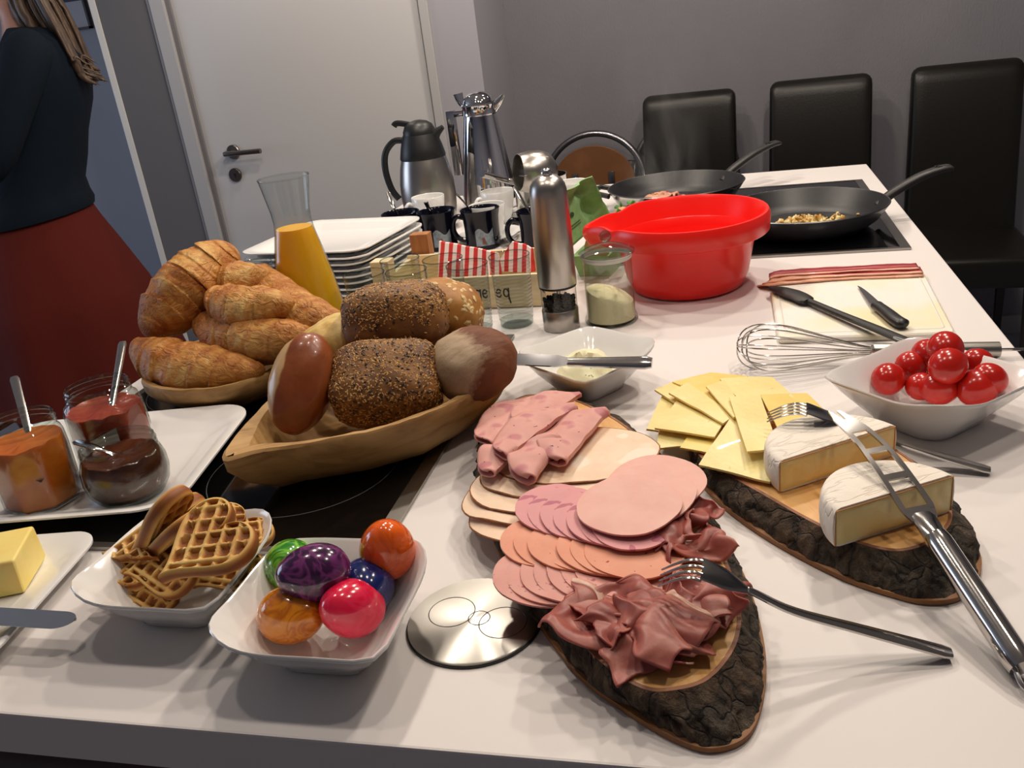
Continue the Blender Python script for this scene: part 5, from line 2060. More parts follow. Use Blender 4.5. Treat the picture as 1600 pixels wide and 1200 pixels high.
PZ = T + 0.0045
pc2 = Vector((0.133, 1.700, PZ))
A_ = P(1487, 264, 0.080)
hd2 = math.atan2(A_.y - pc2.y, A_.x - pc2.x)
pan('dark frying pan with browned egg and onion on the right hob zones', pc2, 0.147, 0.044, hd2, 0.078, (Vector((A_.x, A_.y)) - Vector((pc2.x, pc2.y))).length - 0.147, PANEX)
pc1 = Vector((-0.117, 1.985, PZ))
A_ = P(1217, 224, 0.085)
hd1 = math.atan2(A_.y - pc1.y, A_.x - pc1.x)
tp = pan('steaming frying pan with steel outside behind the red bowl', pc1, 0.149, 0.046, hd1, 0.082, (Vector((A_.x, A_.y)) - Vector((pc1.x, pc1.y))).length - 0.149, STEEL)
mesh('helper_handle', tube([(-0.138, 0.052, 0.034), (-0.172, 0.06, 0.040), (-0.185, 0.02, 0.042), (-0.178, -0.01, 0.040), (-0.145, -0.028, 0.034)], 0.006, 10), HAND, tp)

# browned egg and onion bits
bits = []
rr = random.Random(11)
for k in range(320):
    a = rr.gauss(0, 1)
    b_ = rr.gauss(0, 1)
    x, y = -0.010 + 0.032 * a, -0.005 + 0.018 * b_ + 0.012 * a
    if k > 285:
        x, y = x * 1.9, y * 1.6
    s_ = 0.0018 + 0.0030 * rr.random()
    VFb = ellipsoid(s_ * (1 + rr.random()), s_, s_ * 0.8, 8, 6, lambda v: 0.3 * fbm((v.x + k, v.y, v.z), 1.0, 2))
    hz = max(0.0, 0.016 * math.exp(-(a * a + b_ * b_) / 1.2)) * rr.random()
    bits.append(xf(VFb, r=(rr.random() * 3, rr.random() * 3, rr.random() * 3), t=(x, y, 0.006 + s_ * 0.5 + hz)))
V, F = join(*bits)
o = mesh('fried_egg_crumbs', (V, F), M('browned_egg', 'b98528', 0.45, col2='e3d096', nscale=55, lo=0.40, hi=0.58), loc=pc2, angle=80)
o['kind'] = 'stuff'
o['label'] = 'browned scrambled egg and onion bits scattered in the right pan'
o['category'] = 'egg'


def rasher(name, label, pts, wid, mat, seed, group, up=(0, 0, 1), amp=0.003):
    """bacon strip along world points"""
    path = spline([Vector(p) for p in pts], 48)
    n = len(path)
    V, F = [], []
    nv = 8
    for k, p in enumerate(path):
        tt = (path[min(k + 1, n - 1)] - path[max(k - 1, 0)]).normalized()
        s_ = tt.cross(Vector((0, 0, 1))).normalized()
        for j in range(nv):
            w_ = (j / (nv - 1) - 0.5) * wid * (1 + 0.12 * fbm((k * 0.15, seed, 0), 1.0, 2))
            q = p + s_ * w_ + Vector((0, 0, amp * fbm((k * 0.22 + seed, j * 0.25, seed), 1.0, 2)))
            V.append(q)
    for k in range(n - 1):
        for j in range(nv - 1):
            F.append((k * nv + j, (k + 1) * nv + j, (k + 1) * nv + j + 1, k * nv + j + 1))
    c_ = path[0].copy()
    ang = math.atan2((path[-1] - path[0]).y, (path[-1] - path[0]).x)
    mm = Matrix.Translation((path[0] + path[-1]) / 2) @ Matrix.Rotation(ang, 4, 'Z')
    inv = mm.inverted()
    o = mesh(name, ([inv @ v for v in V], F), mat, angle=80)
    set_matrix(o, mm)
    sm = o.modifiers.new('thickness', 'SOLIDIFY')
    sm.thickness = 0.0022
    sm.offset = 0
    tag(o, label, 'bacon', group)
    return o


bc = NT('raw_bacon')
bc.set(rough=0.35, coat=0.2, sss=0.2, ssss=0.005)
co = bc.coord((1, 1, 1))
y_ = bc.xyz(co)[1]
nz = bc.noise(40, 3, co=bc.coord((0.35, 1, 1)))
f_ = bc.math('ADD', bc.math('MULTIPLY', y_, 26.0), bc.math('ADD', bc.math('MULTIPLY', nz, 0.22), 0.39))
bc.col(bc.ramp(f_, [(0.12, 'd9a184'), (0.28, 'dcae98'), (0.34, 'a83a3a'), (0.50, '9c2c36'), (0.54, 'd29a90'), (0.58, 'a53440'), (0.80, '8f2430'), (0.88, 'b06060')]))
BACON = bc.m
rasher('bacon_rasher', 'lump of bacon frying in the steaming pan', [P(1003, 313, 0.014), P(1030, 306, 0.034), P(1045, 303, 0.022), P(1066, 306, 0.012)], 0.045, BACON, 9.0, 'bacon', amp=0.010)

# ------------------------------------------------------------------ cutting board, bacon, spatula, paring knife
BT = 0.009
q4 = [P(1204, 447, BT), P(1443, 424, BT), P(1493, 519, BT), P(1216, 528, BT)]
ol = []
for i in range(4):
    p, a, b_ = q4[i], q4[(i - 1) % 4], q4[(i + 1) % 4]
    d1, d2 = (a - p).normalized() * 0.008, (b_ - p).normalized() * 0.008
    for k in range(5):
        s_ = k / 4
        v = p + d1 * (1 - s_) ** 2 + d2 * s_ ** 2
        ol.append((v.x, v.y))
cx = sum(p[0] for p in ol) / len(ol)
cy = sum(p[1] for p in ol) / len(ol)
ol = [(x - cx, y - cy) for x, y in ol]
cbm = NT('white_cutting_plastic')
cbm.set(rough=0.45, sss=0.2, ssss=0.01)
cbm.col(cbm.ramp(cbm.noise(7, 2, co=cbm.coord()), [(0.45, 'e9e6df'), (0.68, 'ece0b4')]))
t = thing('cutting_board', 'white plastic cutting board with juice groove, stained yellow', 'cutting board', (cx, cy, T))
mesh('board', prism(ol, 0.0003, BT, 0.002), cbm.m, t)
gr = [(x * 0.91, y * 0.88, BT) for x, y in ol]
gr.append(gr[0])
mesh('juice_groove', tube([Vector(p) - Vector((0, 0, 0.0006)) for p in gr], 0.0014, 6, cap=False), M('groove_plastic', 'dfdbd0', 0.5), t)

bl = [('lowest bacon rasher, its end drooping off the board', [(1198, 449, -0.004), (1215, 440, 0.0112), (1320, 432, 0.0112), (1441, 427, 0.0112)], 0.030, 1.0),
      ('middle bacon rasher of the raw pile', [(1200, 441, 0.006), (1222, 434, 0.0140), (1320, 427, 0.0140), (1440, 422, 0.0140)], 0.030, 2.2),
      ('topmost bacon rasher at the rear of the cutting board', [(1202, 432, 0.013), (1225, 427, 0.0170), (1320, 421, 0.0170), (1434, 416, 0.0168)], 0.028, 3.4)]
for lab_, pts, w_, sd in bl:
    rasher('bacon_rasher', lab_, [P(*p) for p in pts], w_, BACON, sd, 'bacon', amp=0.0012)

SPM = M('black_silicone', '121213', 0.5)
t = thing('spatula', 'black silicone spatula lying diagonally over the cutting board', 'spatula', P(1300, 490, 0.012))
hp_ = [P(1203, 449, 0.014), P(1225, 455, 0.0155), P(1250, 464, 0.0160), P(1262, 472, 0.0160)]
path = spline(hp_, 20)
mesh('head', tube(path, lambda q: interp([(0, 0.004), (0.15, 0.010), (0.5, 0.0155), (0.85, 0.013), (1, 0.006)], q), 14, ry=lambda q: interp([(0, 0.002), (0.3, 0.0045), (0.8, 0.005), (1, 0.004)], q)), SPM, t, True)
path = spline([P(1258, 468, 0.016), P(1310, 490, 0.017), P(1370, 514, 0.020), P(1425, 537, 0.026), P(1437, 538, 0.029)], 24)
mesh('handle', tube(path, lambda q: interp([(0, 0.005), (0.3, 0.0062), (0.85, 0.0085), (0.97, 0.008), (1, 0.004)], q), 12, ry=lambda q: interp([(0, 0.004), (0.85, 0.0042), (1, 0.003)], q)), SPM, t, True)
lp_ = [P(1398, 527, 0.0275), P(1416, 533, 0.0290), P(1418, 536, 0.0290), P(1400, 530, 0.0275)]
mesh('hang_hole', tube(spline(lp_, 16, True), 0.0012, 6), M('hole_edge_grey', '8b8b8b', 0.4), t, True)

t = thing('paring_knife', 'small paring knife with black handle on the cutting board', 'knife', P(1380, 482, BT))
a, b_ = P(1340, 447, BT + 0.003), P(1372, 479, BT + 0.007)
x = (a - b_)
L_ = x.length
x.normalize()
y = Vector((0, 0, 1)).cross(x).normalized()
loops = []
for k in range(12):
    s_ = k / 11
    w0, w1 = -0.0065 * math.sqrt(max(0.01, 1 - s_ ** 2.2)), 0.0065 * max(0.05, 1 - s_ ** 1.4)
    p = b_ + x * (L_ * s_)
    loops.append([p + y * w0 + Vector((0, 0, 0.0006)), p + y * w1, p + y * w1 - Vector((0, 0, 0.0002)), p + y * w0 - Vector((0, 0, 0.0006))])
mesh('blade', rings(loops), STEEL, t, True, angle=30)
path = spline([P(1370, 477, BT + 0.008), P(1385, 488, BT + 0.008), P(1400, 500, BT + 0.008), P(1414, 508, BT + 0.0075)], 18)
mesh('handle', tube(path, lambda q: interp([(0, 0.0085), (0.1, 0.0080), (0.5, 0.0095), (0.9, 0.0095), (1, 0.004)], q), 14, ry=lambda q: interp([(0, 0.006), (0.9, 0.0065), (1, 0.003)], q)), BLACKP, t, True)

# ------------------------------------------------------------------ whisk
wn, wt_ = P(1368, 549, 0.016), P(1152, 541, 0.031)
t = thing('whisk', 'steel wire balloon whisk lying in front of the cutting board', 'whisk', wn)
ax = (wt_ - wn)
L_ = ax.length
ax.normalize()
sx = ax.cross(Vector((0, 0, 1))).normalized()
sz = sx.cross(ax)
for k in range(7):
    ph = PI * (k + 0.35) / 7
    pts = []
    for q in np.linspace(0, 2, 61):
        s_ = q if q <= 1 else 2 - q
        sg_ = 1 if q <= 1 else -1
        th_ = PI * (q / 2)
        # teardrop: axial position and radius
        f_ = 0.02 + 0.98 * math.sin(th_) ** 0.8
        axl = L_ * f_ * (1 - 0.035 * (k % 3))
        rr_ = 0.004 + 0.040 * (f_ ** 1.25) * math.sqrt(max(0.0, 1 - f_ ** 5))
        if abs(q - 1) < 1e-6:
            rr_ = 0.0
        rad = rr_ * sg_
        pts.append(wn + ax * axl + (sx * math.cos(ph) + sz * math.sin(ph)) * rad)
    mesh('wire_loop', tube(pts, 0.0009, 6), STEEL, t, True)
hend = P(1440, 548, 0.014)
hdv = (hend - wn).normalized()
he_ = wn + hdv * 0.135
mesh('handle', tube([wn - hdv * 0.003, wn, wn + hdv * 0.10, he_], lambda q: 0.0095, 20), BRUSH, t, True)
mesh('neck_wires', tube([wn + ax * 0.006, wn - ax * 0.002], 0.0075, 16), STEEL, t, True)
hk = [he_, he_ + hdv * 0.012, he_ + hdv * 0.030, he_ + hdv * 0.038 + Vector((0, -0.004, 0)), he_ + hdv * 0.040 + Vector((0, -0.014, -0.002))]
mesh('hanging_hook', tube(spline(hk, 20), 0.0018, 8), STEEL, t, True)

# ------------------------------------------------------------------ carafe of juice
cc = P(443, 281, 0.255)
cc.z = T
t = thing('juice_carafe', 'glass carafe of orange juice behind the croissants', 'carafe', cc)
prof = [(0, 0), (0.050, 0.0), (0.0535, 0.004), (0.0535, 0.020), (0.0505, 0.060), (0.044, 0.110), (0.036, 0.150), (0.0295, 0.180), (0.0275, 0.195), (0.0285, 0.210), (0.0325, 0.235), (0.0365, 0.258)]
mesh('glass', lathe(prof, 56), thin_glass('carafe_glass', 'f3f6f6'), t)
mesh('lip', lathe([(0.0361, 0.257), (0.0372, 0.2585), (0.0368, 0.2597), (0.0355, 0.258)], 56), GLASS, t)
JUI = M('orange_juice', 'fdb812', 0.25, col2='ffc024', nscale=9, sss=0.3, ssss=0.02)
mesh('juice', lathe([(0, 0.004)] + [(r_ - 0.0016, max(0.004, z)) for r_, z in prof[1:7]] + [(0.0285, 0.178), (0.0262, 0.186), (0, 0.186)], 48), JUI, t)

# ------------------------------------------------------------------ drinking glasses
DG = thin_glass('ribbed_glass', 'eef2f1', 1.5, 0.03, ripple=0.45, rscale=1150.0)
DGB = thin_glass('glass_base', 'e4eae8', 1.6)
proto = None
gl = [('ribbed drinking glass at the right, beside the pepper mill', (795, 399)), ('ribbed drinking glass in front of the crate lettering', (729, 413)), ('ribbed drinking glass over the middle of the crate front', (634, 423)),
      ('leftmost ribbed drinking glass of the group, beside the carafe', (568, 428)), ('ribbed drinking glass at the back left of the group', (624, 405)), ('ribbed drinking glass at the back middle, red stripes showing through', (691, 404)),
      ('ribbed drinking glass peeping out behind the croissants', (395, 412))]
for lab_, (px, py) in gl:
    c_ = P(px, py, 0.108)
    c_.z = T
    if proto is None:
        t = thing('drinking_glass', lab_, 'glass', c_, 0, 'ribbed drinking glasses')
        mesh('wall', lathe([(0.0255, 0.010), (0.0262, 0.012), (0.0305, 0.108)], 48), DG, t)
        mesh('base', lathe([(0, 0), (0.0225, 0.0), (0.0248, 0.002), (0.0255, 0.010), (0.022, 0.0108), (0, 0.009)], 40), DGB, t)
        mesh('rim', lathe([(0.0303, 0.1072), (0.0311, 0.1082), (0.0304, 0.1092), (0.0297, 0.1082), (0.0303, 0.1072)], 48), thin_glass('rim_glass', 'd5dad8', 1.7), t)
        proto = t
    else:
        dup(proto, c_, label=lab_)

# ------------------------------------------------------------------ stack of square plates
proto = None
pc_ = Vector((-0.722, 1.508, T))
NP = 8
for k in range(NP):
    lab_ = 'topmost white square plate of the stack' if k == NP - 1 else ('bottom white square plate of the stack' if k == 0 else f'white square plate in the stack, {ORD[k]} from the bottom')
    z = T + 0.0005 + k * 0.0112
    rzk = R_(-9 + 1.5 * math.sin(k * 2.1))
    if proto is None:
        o = mesh('square_plate', platter(0.262, 0.256, 0.034, 0.0155, 0.040, th=0.0042, wave=0.003), PORC, loc=(pc_.x, pc_.y, z), rot=rzk, angle=60)
        proto = o
    else:
        o = proto.copy()
        C.objects.link(o)
        o.location = (pc_.x + 0.002 * math.sin(k * 3.3), pc_.y + 0.002 * math.cos(k * 2.7), z)
        o.rotation_euler = (0, 0, rzk)
    tag(o, lab_, 'plate', 'stacked square plates')

# ------------------------------------------------------------------ wooden crate with napkins
CRW = M('pale_crate_wood', 'e4d2ac', 0.6, col2='d9c498', nscale=7, stretch=(2, 1, 20), bump=0.1, bscale=40)
CRO = M('orange_block_wood', 'b07647', 0.6, col2='9c6238', nscale=8, stretch=(12, 12, 1.5), bump=0.15, bscale=40)
cr_ = Vector((-0.43, 1.385, T))
t = thing('napkin_crate', 'pale wooden crate with stamped lettering behind the drinking glasses', 'crate', cr_)
x0, x1, y0, y1 = -0.565, -0.287, 1.312, 1.462
f1 = mesh('front_slat', box(x0, x1, y0, y0 + 0.008, T + 0.001, T + 0.0545, 0.001), CRW, t, True, smooth=False)
mesh('back_slat', box(x0, x1, y1 - 0.008, y1, T + 0.001, T + 0.0595, 0.001), CRW, t, True, smooth=False)
mesh('end_slat', box(x1 - 0.008, x1, y0 + 0.008, y1 - 0.008, T + 0.001, T + 0.0595, 0.001), CRW, t, True, smooth=False)
mesh('end_slat', box(x0, x0 + 0.008, y0 + 0.008, y1 - 0.008, T + 0.001, T + 0.0545, 0.001), CRW, t, True, smooth=False)
mesh('floor_slat', box(x0 + 0.008, x1 - 0.008, y0 + 0.008, y1 - 0.008, T + 0.001, T + 0.006), CRW, t, True, smooth=False)
mesh('corner_post', box(x0 - 0.012, x0 + 0.020, y0 + 0.002, y0 + 0.030, T + 0.0005, T + 0.088, 0.001), CRW, t, True, smooth=False)
mesh('corner_post', box(x0 + 0.006, x0 + 0.040, y1 + 0.004, y1 + 0.030, T + 0.0005, T + 0.094, 0.001), CRO, t, True, smooth=False)
INK = M('stamped_ink', '2c241c', 0.8)
stamps = []


def stroke(pts, r_=0.0014):
    stamps.append(tube([(px_, y0 - 0.0002, T + pz_) for px_, pz_ in pts], r_, 6, ry=0.0004, up=(0, -1, 0)))


# blurred stamped brush lettering on the front slat: rounded strokes in two clusters
for cx_, n_ in ((-0.352, 2), (-0.393, 3), (-0.455, 3)):
    for k in range(n_):
        ox = cx_ - 0.006 * n_ + 0.012 * k
        stroke([(ox + 0.004 * math.cos(a), 0.026 + 0.0065 * math.sin(a)) for a in np.linspace(0.4, 2 * PI - 0.4, 14)])
        if k % 2:
            stroke([(ox + 0.0045, 0.034), (ox + 0.004, 0.014)])
        else:
            stroke([(ox - 0.003, 0.026), (ox + 0.003, 0.027)])
stroke([(-0.348, 0.020), (-0.346, 0.008)])
# staple marks at the right end
stroke([(-0.296, 0.050), (-0.291, 0.043)], 0.0007)
stroke([(-0.294, 0.030), (-0.289, 0.023)], 0.0007)
lt_ = mesh('stamped_lettering', join(*stamps), INK, None)
lt_.parent = f1
lt_.matrix_parent_inverse = Matrix.Translation(-cr_)
nk = NT('red_striped_paper')
nk.set(rough=0.8)
w_ = nk.math('FRACT', nk.math('MULTIPLY', nk.xyz(nk.coord())[0], 62.0))
nk.col(nk.mix(nk.math('GREATER_THAN', w_, 0.5), 'e6d3cf', 'c42a26'))
NAP = nk.m


def napkin(label, a, b_, c_, d, loc):
    """folded napkin: four world corners of its upper sheet"""
    q = [Vector(v) for v in (a, b_, c_, d)]
    cen = sum(q, Vector()) / 4
    n = 14

    def f(u, v, off):
        p = q[0] * (1 - u) * (1 - v) + q[1] * u * (1 - v) + q[2] * u * v + q[3] * (1 - u) * v
        w2 = 0.004 * fbm((u * 2, v * 2, cen.x * 30), 1.0, 2)
        return p + Vector((0, w2 + off, w2 * 0.5)) - cen
    A2 = grid(n, n, lambda u, v: f(u, v, 0))
    B2 = grid(n, n, lambda u, v: f(u, v, 0.006))
    k = n * n
    V = A2[0] + B2[0]
    F = list(A2[1]) + [tuple(i + k for i in reversed(p)) for p in B2[1]]
    edge = [i * n for i in range(n)] + [(n - 1) * n + j for j in range(1, n)] + [i * n + n - 1 for i in range(n - 2, -1, -1)] + [j for j in range(n - 2, 0, -1)]
    for i in range(len(edge)):
        p, r_ = edge[i], edge[(i + 1) % len(edge)]
        F.append((p, p + k, r_ + k, r_))
    o = mesh('napkin', (V, F), NAP, loc=cen, angle=50)
    tag(o, label, 'napkin', 'red striped paper napkins')
    return o


napkin('red and white striped napkin poking out at the left of the crate', P(684, 440, 0.030), P(786, 440, 0.030), P(778, 396, 0.072), P(686, 377, 0.088), None)
napkin('red and white striped napkin at the right end of the crate', P(768, 425, 0.035), P(836, 425, 0.035), P(832, 388, 0.070), P(800, 377, 0.080), None)

# ------------------------------------------------------------------ navy mugs with spoons
NAVY = M('navy_glaze', '090a18', 0.12, spec=0.3)
PATCH = NT('winter_picture_print')
PATCH.set(rough=0.2, coat=0.4)
co = PATCH.coord()
PATCH.col(PATCH.ramp(PATCH.noise(30, 3, co=co), [(0.35, '55606e'), (0.55, '7f8a94'), (0.68, '3b4250')]))
BIRD = M('brown_red_print', '6a3324', 0.3)


def mug(label, c_, rz):
    t = thing('mug', label, 'mug', c_, rz, 'navy blue mugs with spoons')
    prof = [(0, 0.0), (0.034, 0.0), (0.036, 0.002), (0.0365, 0.012), (0.036, 0.045), (0.037, 0.062), (0.0405, 0.0775), (0.0412, 0.0795), (0.0400, 0.0805), (0.0378, 0.078), (0.0345, 0.062), (0.0335, 0.045), (0.033, 0.010), (0, 0.006)]
    mesh('body', lathe(prof, 44), NAVY, t)
    hp = [(-0.034, 0, 0.062), (-0.050, 0, 0.066), (-0.060, 0, 0.054), (-0.060, 0, 0.034), (-0.050, 0, 0.020), (-0.034, 0, 0.016)]
    mesh('handle', tube(spline(hp, 26), 0.0052, 12, ry=0.0066, up=(0, 1, 0)), NAVY, t)

    def pf(u, v):
        a = -PI / 2 - 0.15 + 1.05 * u
        z = 0.010 + 0.030 * v + 0.006 * math.sin(u * 7) * v
        r_ = interp([(0.012, 0.0366), (0.045, 0.0361), (0.062, 0.0371)], z) + 0.0003
        return (r_ * math.cos(a), r_ * math.sin(a), z)
    mesh('picture_print', grid(16, 8, pf), PATCH.m, t)

    def bf(u, v):
        a = -PI / 2 + 0.22 + 0.22 * u * (1 - 0.4 * v)
        z = 0.014 + 0.013 * v
        r_ = interp([(0.012, 0.0366), (0.045, 0.0361)], z) + 0.0006
        return (r_ * math.cos(a), r_ * math.sin(a), z)
    mesh('small_bird_print', grid(6, 6, bf), BIRD, t)
    return t


mg = [('navy mug with winter print third from the left, nearest the crate', (749, 326), 0.0), ('navy mug second from the left, right of the plate stack', (681, 329), 0.1),
      ('leftmost navy mug behind the plate stack', (625, 332), 0.2), ('rightmost navy mug half hidden by the pepper mill', (838, 328), 0.3)]
sp = [((713, 303, 0.118), (732, 325, 0.085)), ((665, 315, 0.112), (672, 330, 0.085)), ((606, 300, 0.122), (618, 330, 0.085)), ((803, 292, 0.125), (823, 325, 0.085))]
so = ['third', 'second', 'leftmost', 'rightmost']
for k, (lab_, (px, py), rz) in enumerate(mg):
    c_ = P(px, py, 0.0795)
    c_.z = T
    mug(lab_, c_, rz)
    a, b_ = P(*sp[k][0]), P(*sp[k][1])
    spoon_at(f'teaspoon standing in the {so[k]} navy mug', [a, b_, c_ + Vector((0.008, 0.004, 0.018))], 0.005, bowl=False, group='spoons in the navy mugs')

# ------------------------------------------------------------------ white cups and saucers


def cup(label, slabel, c_, rz, k):
    s_ = mesh('saucer', lathe([(0, 0.001), (0.026, 0.0), (0.030, 0.002), (0.055, 0.008), (0.070, 0.014), (0.0705, 0.0155), (0.055, 0.0110), (0.030, 0.0050), (0, 0.0045)], 48), PORC, loc=(c_.x, c_.y, T))
    tag(s_, slabel, 'saucer', 'white saucers')
    t = thing('coffee_cup', label, 'cup', (c_.x, c_.y, T + 0.005), rz, 'white coffee cups')
    mesh('body', lathe([(0, 0), (0.022, 0), (0.025, 0.002), (0.031, 0.020), (0.0365, 0.050), (0.0388, 0.070), (0.0380, 0.0712), (0.0366, 0.070), (0.0345, 0.050), (0.029, 0.020), (0.022, 0.005), (0, 0.004)], 40), PORC, t)
    hp = [(0.034, 0, 0.056), (0.046, 0, 0.060), (0.054, 0, 0.050), (0.050, 0, 0.034), (0.040, 0, 0.026), (0.032, 0, 0.026)]
    mesh('handle', tube(spline(hp, 22), 0.0035, 10, ry=0.005, up=(0, 1, 0)), PORC, t)
    return t


cps = [('white coffee cup in front of the black-topped flask', 'saucer under the cup in front of the black-topped flask', (668, 307), PI * 1.15), ('white coffee cup at the back, just below the steel saucepan handle', 'saucer under the rear cup below the saucepan handle', (776, 298), PI * 1.2),
       ('white coffee cup directly behind the third navy mug', 'saucer under the cup behind the third navy mug', (760, 320), PI * 0.4), ('white coffee cup behind the green egg carton', 'saucer under the cup behind the green egg carton', (893, 284), PI * 0.9)]
for k, (lab_, slab, (px, py), rz) in enumerate(cps):
    c_ = P(px, py, 0.075)
    cup(lab_, slab, c_, rz, k)
sp3 = [((800, 371, 0.014), (812, 362, 0.014)), ((800, 334, 0.016), (812, 329, 0.016))]
for k, ((a, b_)) in enumerate(sp3):
    spoon_at(['teaspoon lying on the saucer right of the third navy mug', 'teaspoon lying on the rear saucer near the mill'][k], [P(*b_), P(*a).lerp(P(*b_), 0.4), P(*a)], 0.004, group='spoons on the saucers', bl=0.03)

# ------------------------------------------------------------------ insulated jugs
q_ = PY(652, 187, 2.03)
JS = (q_.z - T) / 0.2635
c_ = Vector((q_.x, 2.03, T))
t = thing('insulated_jug', 'brushed steel insulated jug with black lid and curved black handle', 'jug', c_)
mesh('steel_body', lathe([(0, 0), (0.058, 0), (0.061, 0.003), (0.0665, 0.03), (0.069, 0.065), (0.0675, 0.105), (0.0610, 0.145), (0.0540, 0.172), (0, 0.172)], 56), BRUSH, t)
mesh('black_collar', lathe([(0.0560, 0.166), (0.0570, 0.170), (0.0520, 0.195), (0.0440, 0.222), (0.0420, 0.228), (0, 0.228)], 48), BLACKP, t)
lid = mesh('lid', lathe([(0.0405, 0.228), (0.0400, 0.236), (0.0340, 0.250), (0.0220, 0.259), (0.0080, 0.263), (0, 0.2635)], 40), BLACKP, t)
mesh('lever', tube(spline([(-0.020, 0.0, 0.252), (-0.042, 0, 0.258), (-0.056, 0, 0.259), (-0.063, 0, 0.253)], 14), 0.008, 10, ry=0.0035, up=(0, 1, 0)), BLACKP, lid)
mesh('spout', tube([(0.030, 0, 0.212), (0.046, 0, 0.229), (0.062, 0, 0.2395)], lambda q: 0.016 - 0.010 * q, 12, up=(0, 1, 0)), BLACKP, t)
mesh('handle', tube(spline([(-0.042, 0, 0.214), (-0.070, 0, 0.214), (-0.097, 0, 0.185), (-0.104, 0, 0.140), (-0.096, 0, 0.090), (-0.080, 0, 0.062)], 30), 0.0085, 12, ry=0.0060, up=(0, 1, 0)), BLACKP, t)

t.scale = (JS * 1.07, JS * 1.07, JS)
q_ = PY(745, 143, 2.13)
PS = (q_.z - T) / 0.309
c_ = Vector((q_.x, 2.13, T))
t = thing('coffee_pot', 'tall conical mirror-polished coffee pot with dome lid', 'coffee pot', c_)
mesh('cone_body', lathe([(0, 0), (0.066, 0), (0.0690, 0.003), (0.0685, 0.010), (0.0610, 0.080), (0.0500, 0.165), (0.0400, 0.240), (0.0385, 0.250), (0, 0.250)], 64), CHROME, t)
mesh('neck_collar', lathe([(0.0385, 0.249), (0.0410, 0.252), (0.0400, 0.268), (0.0425, 0.276), (0.0395, 0.280), (0, 0.280)], 48), CHROME, t)
lid = mesh('dome_lid', lathe([(0.0370, 0.280), (0.0350, 0.290), (0.0270, 0.301), (0.0140, 0.3075), (0, 0.309)], 40), CHROME, t)
mesh('thumb_lever', tube(spline([(-0.036, 0, 0.276), (-0.043, 0, 0.292), (-0.046, 0, 0.309)], 10), lambda q: 0.008 + 0.004 * q, 10, ry=0.003, up=(0, 1, 0)), CHROME, lid)
mesh('spout', tube([(0.030, 0, 0.262), (0.048, 0, 0.276), (0.062, 0, 0.294)], lambda q: 0.016 - 0.012 * q, 12, ry=lambda q: 0.010 - 0.006 * q, up=(0, 1, 0)), CHROME, t)
mesh('handle_loop', join(box(-0.080, -0.060, -0.010, 0.010, 0.095, 0.268, 0.003), box(-0.075, -0.036, -0.009, 0.009, 0.250, 0.266, 0.003)), CHROME, t)

t.scale = (PS * 1.15, PS * 1.15, PS)

# ------------------------------------------------------------------ steel saucepan with tipped milk pot
c_ = Vector((-0.430, 2.035, T))
t = thing('saucepan', 'small steel saucepan with long handle behind the pepper mill', 'saucepan', c_)
mesh('pot', lathe([(0, 0), (0.058, 0), (0.062, 0.003), (0.0625, 0.082), (0.0640, 0.084), (0.0610, 0.084), (0.060, 0.006), (0, 0.005)], 56), STEEL, t)
pe = P(752, 272, 0.118) - c_
mesh('handle', tube([(-0.055, -0.015, 0.076), (-0.075, -0.02, 0.082), tuple(Vector((-0.075, -0.02, 0.082)).lerp(pe, 0.5)), tuple(pe)], lambda q: 0.0085 + 0.002 * q, 14, ry=0.0075, up=(0, 0, 1)), STEEL, t)
m_ = Matrix.Translation(P(836, 268, 0.120)) @ Vector((-0.80, -0.50, 0.10)).to_track_quat('Z', 'Y').to_matrix().to_4x4()
t = thing('milk_pot', 'brushed steel milk pot tipped on its side on the saucepan', 'milk pot', m_.translation, m_.to_euler())
mesh('pot', lathe([(0, -0.052), (0.025, -0.050), (0.043, -0.036), (0.0505, -0.012), (0.0500, 0.015), (0.0445, 0.042), (0.0430, 0.044), (0.0425, 0.040), (0.0470, 0.013), (0.0475, -0.012), (0.038, -0.036), (0, -0.047)], 52), BRUSH, t)
t.scale = (0.88, 0.88, 0.88)
mesh('thumb_tab', tube([(0.044, 0, 0.038), (0.055, 0, 0.046), (0.064, 0, 0.056)], lambda q: 0.006 + 0.004 * q, 10, ry=0.002, up=(0, 1, 0)), STEEL, t)

# ------------------------------------------------------------------ green egg carton
CART = M('green_pulp', '8bb878', 0.85, col2='97c184', nscale=60, bump=0.4, bscale=160)
A_, B_ = P(893, 398, 0.045), P(956, 340, 0.045)
A2, B2 = P(868, 312, 0.150), P(926, 276, 0.150)
cen = (A_ + B_) / 2
t = thing('egg_carton', 'open green pulp egg carton with its lid up behind the sugar jar', 'egg carton', (cen.x, cen.y, T))
nn = (B_ - A_).cross(A2 - A_).normalized()
if nn.x < 0:
    nn = -nn


def lidf(u, v, off=0.0):
    p = A_ * (1 - u) * (1 - v) + B_ * u * (1 - v) + B2 * u * v + A2 * (1 - u) * v
    rim_ = 0.016 * (1 - min(1, 6 * min(u, 1 - u, 1 - v)))
    bumps = 0.0
    for bu, bv in ((0.30, 0.86), (0.82, 0.45), (0.80, 0.86)):
        d = math.hypot((u - bu) * 1.2, v - bv)
        bumps += 0.013 * max(0.0, 1 - (d / 0.24) ** 2)
    return p - nn * (0.016 - rim_ + bumps - off)


